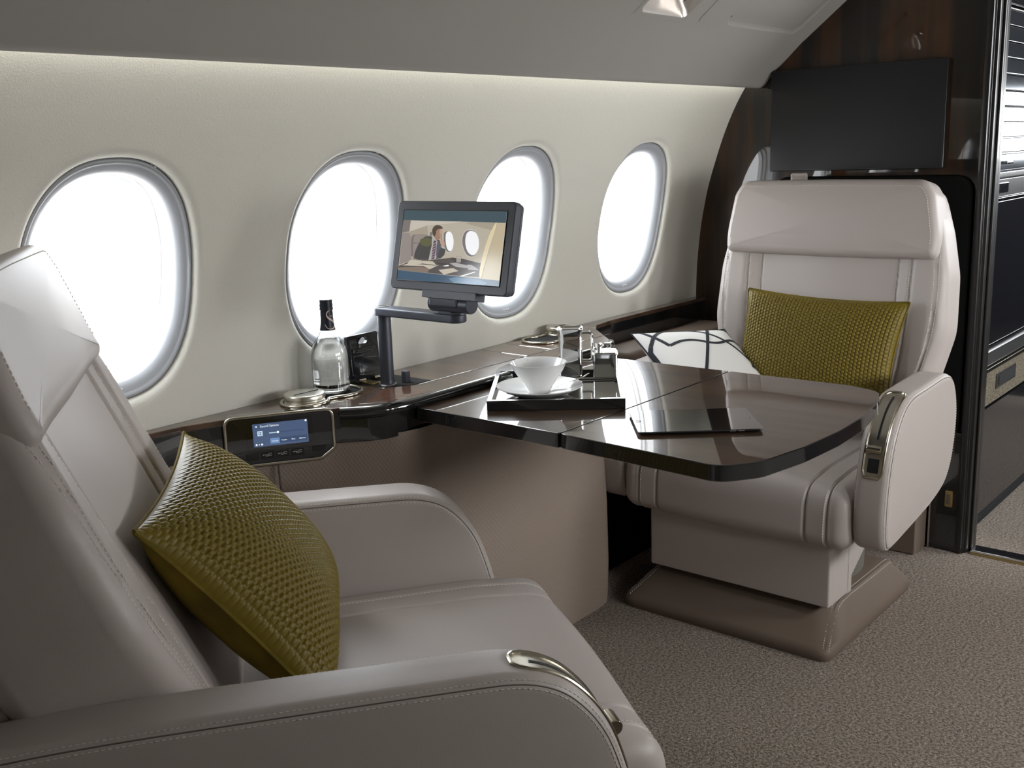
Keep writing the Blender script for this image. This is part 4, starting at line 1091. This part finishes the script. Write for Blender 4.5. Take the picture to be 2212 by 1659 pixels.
# windows in the picture
pp_([(760,450),(800,415),(850,430),(882,520),(880,620),(850,700),(800,715),(760,690)], 'frame2', 2); pp_([(750,450),(790,425),(850,430),(875,520),(870,640),(830,700),(790,695),(755,640)], 'frame', 2)
pp_([(775,470),(800,428),(850,432),(880,520),(872,630),(840,690),(800,680),(775,600)], 'white', 2)
pp_([(975,600),(985,480),(1030,405),(1100,390),(1165,420),(1200,520),(1195,640),(1150,740),(1080,772),(1020,740)], 'frame2', 2)
pp_([(985,590),(995,490),(1035,420),(1100,410),(1160,430),(1195,520),(1190,650),(1140,740),(1085,755),(1025,720)], 'frame', 2)
pp_([(1022,590),(1030,490),(1060,430),(1110,420),(1165,440),(1196,530),(1192,640),(1150,720),(1100,738),(1045,690)], 'white', 2)
# table
pp_([(130,900),(320,820),(620,800),(860,768),(950,780),(1210,835),(1200,1010),(960,1005),(130,955)], 'tabl', 0)
pp_([(830,775),(960,775),(1210,835),(1160,880),(1000,850),(880,830)], 'tabl2', 0)
pp_([(130,920),(420,900),(560,920),(520,980),(125,955)], 'fore', 0)
# man
pp_([(350,740),(400,620),(480,500),(600,490),(640,540),(700,540),(780,650),(740,770),(620,800),(350,810)], 'suit', 1)
pp_([(440,520),(590,510),(590,600),(530,640),(430,600)], 'green', 1)
pp_([(600,490),(660,545),(710,620),(640,790),(540,815),(590,620)], 'shirt', 0)
pp_([(660,560),(700,560),(745,660),(680,790),(640,790)], 'suit2', 1)
pp_([(700,640),(770,660),(740,760),(650,790)], 'suit', 1)
pp_([(620,550),(655,550),(640,680),(620,790),(580,800),(600,660)], 'tie', 0)
for k_ in range(6): y_ = 580+k_*36; x_ = 628-k_*6; pp_([(x_-16,y_+16),(x_+20,y_-8),(x_+20,y_+2),(x_-16,y_+26)], 'tie2')
pp_([(640,400),(735,390),(742,450),(728,500),(700,530),(655,550),(625,500),(620,440)], 'skin', 2)
pp_([(700,400),(738,400),(742,455),(725,500),(705,520)], 'skin2', 1)
pp_([(608,480),(602,400),(640,350),(690,342),(738,365),(746,400),(700,392),(660,410),(655,450),(635,500)], 'head', 2)
pp_([(700,540),(730,525),(760,560),(765,620),(740,650),(705,590)], 'skin2', 2); pp_([(712,460),(722,455),(728,540),(716,545)], 'skin', 0)
pp_([(705,620),(765,630),(772,660),(730,650)], 'shirt', 0)
# papers and glass
pp_([(290,815),(450,815),(455,860),(250,875)], 'paper'); pp_([(455,820),(600,825),(650,875),(455,855)], 'paper'); pp_([(180,890),(270,860),(640,880),(680,870),(560,930),(470,890)], 'paper')
pp_([(820,845),(900,835),(1060,870),(1040,900),(900,890)], 'paper2'); pp_([(1040,855),(1100,860),(1190,920),(1050,920)], 'paper2'); pp_([(670,935),(860,905),(930,940),(740,995)], 'paper'); pp_([(640,840),(810,850),(800,865),(700,870)], 'tabl2'); pp_([(940,1005),(1140,940),(1140,950),(980,1008)], 'white'); pp_([(730,880),(800,866),(810,880),(760,888)], 'white')
pp_([(908,745),(972,752),(960,832),(905,828)], 'glass'); pp_([(915,752),(965,757),(962,780),(914,776)], 'wall'); 
pp_([(1400,320),(1430,322),(1330,600),(1240,900),(1210,1025),(1180,1015),(1200,860),(1300,520)], 'beam', 1); pp_([(1430,322),(1538,322),(1435,1045),(1210,1030),(1260,880),(1350,600)], 'beam2', 0)
build('picture', g, pics, dsp, sharp=180)

# ------------------------------------------------------------------ light
w = bpy.data.worlds.new('sky'); sc.world = w; w.use_nodes = True; nt = w.node_tree; N = nt.nodes; Lk = nt.links
bg = N['Background']; tcw = N.new('ShaderNodeTexCoord'); sp_ = N.new('ShaderNodeSeparateXYZ'); Lk.new(tcw.outputs['Generated'], sp_.inputs[0])
rp = N.new('ShaderNodeValToRGB'); e = rp.color_ramp.elements; e[0].position = .44; e[0].color = (.60,.59,.57,1); e[1].position = .53; e[1].color = (.93,.965,1,1)
mr = N.new('ShaderNodeMapRange'); mr.inputs['From Min'].default_value = -1; mr.inputs['From Max'].default_value = 1; Lk.new(sp_.outputs[2], mr.inputs['Value']); Lk.new(mr.outputs[0], rp.inputs[0])
Lk.new(rp.outputs[0], bg.inputs[0]); bg.inputs[1].default_value = 9.0
def area(name, loc, direction, sx_, sy_, power, col=(1,1,1), portal=False, spread=180):
    l = bpy.data.lights.new(name, 'AREA'); l.shape = 'RECTANGLE'; l.size = sx_; l.size_y = sy_; l.energy = power; l.color = col; l.spread = R(spread)
    o = bpy.data.objects.new(name, l); COL.objects.link(o); o.location = loc; o.rotation_euler = Vector(direction).to_track_quat('-Z','Z').to_euler()
    if portal: l.cycles.is_portal = True
    return o
for side in (1,-1):
    for wc in WC:
        if side < 0 and wc < 1.3: continue
        y = 1.80+.14; y = y if side > 0 else 2*YC-y
        area('window_daylight', (wc, y, ZC+.01), (0,-side,-.12*1), .34, .44, 1, portal=True)
# daylight pouring in from the opposite windows (low sun side)
for wc, p_ in zip(WC[2:], (5,10,12)):
    area('daylight', (wc, 2*YC-1.80-.16, ZC+.02), (0.0,1,-.10), .36, .46, p_, (1,.97,.93))
# galley: daylight from the entry door opposite
area('daylight', (3.95, -.50, 1.15), (0,1,0), .9, .62, 9, (.86,.92,1))
sc.view_settings.view_transform = 'Standard'; sc.view_settings.look = 'None'; sc.view_settings.gamma = 1; sc.view_settings.use_curve_mapping = False
sc.view_settings.exposure = 0.35
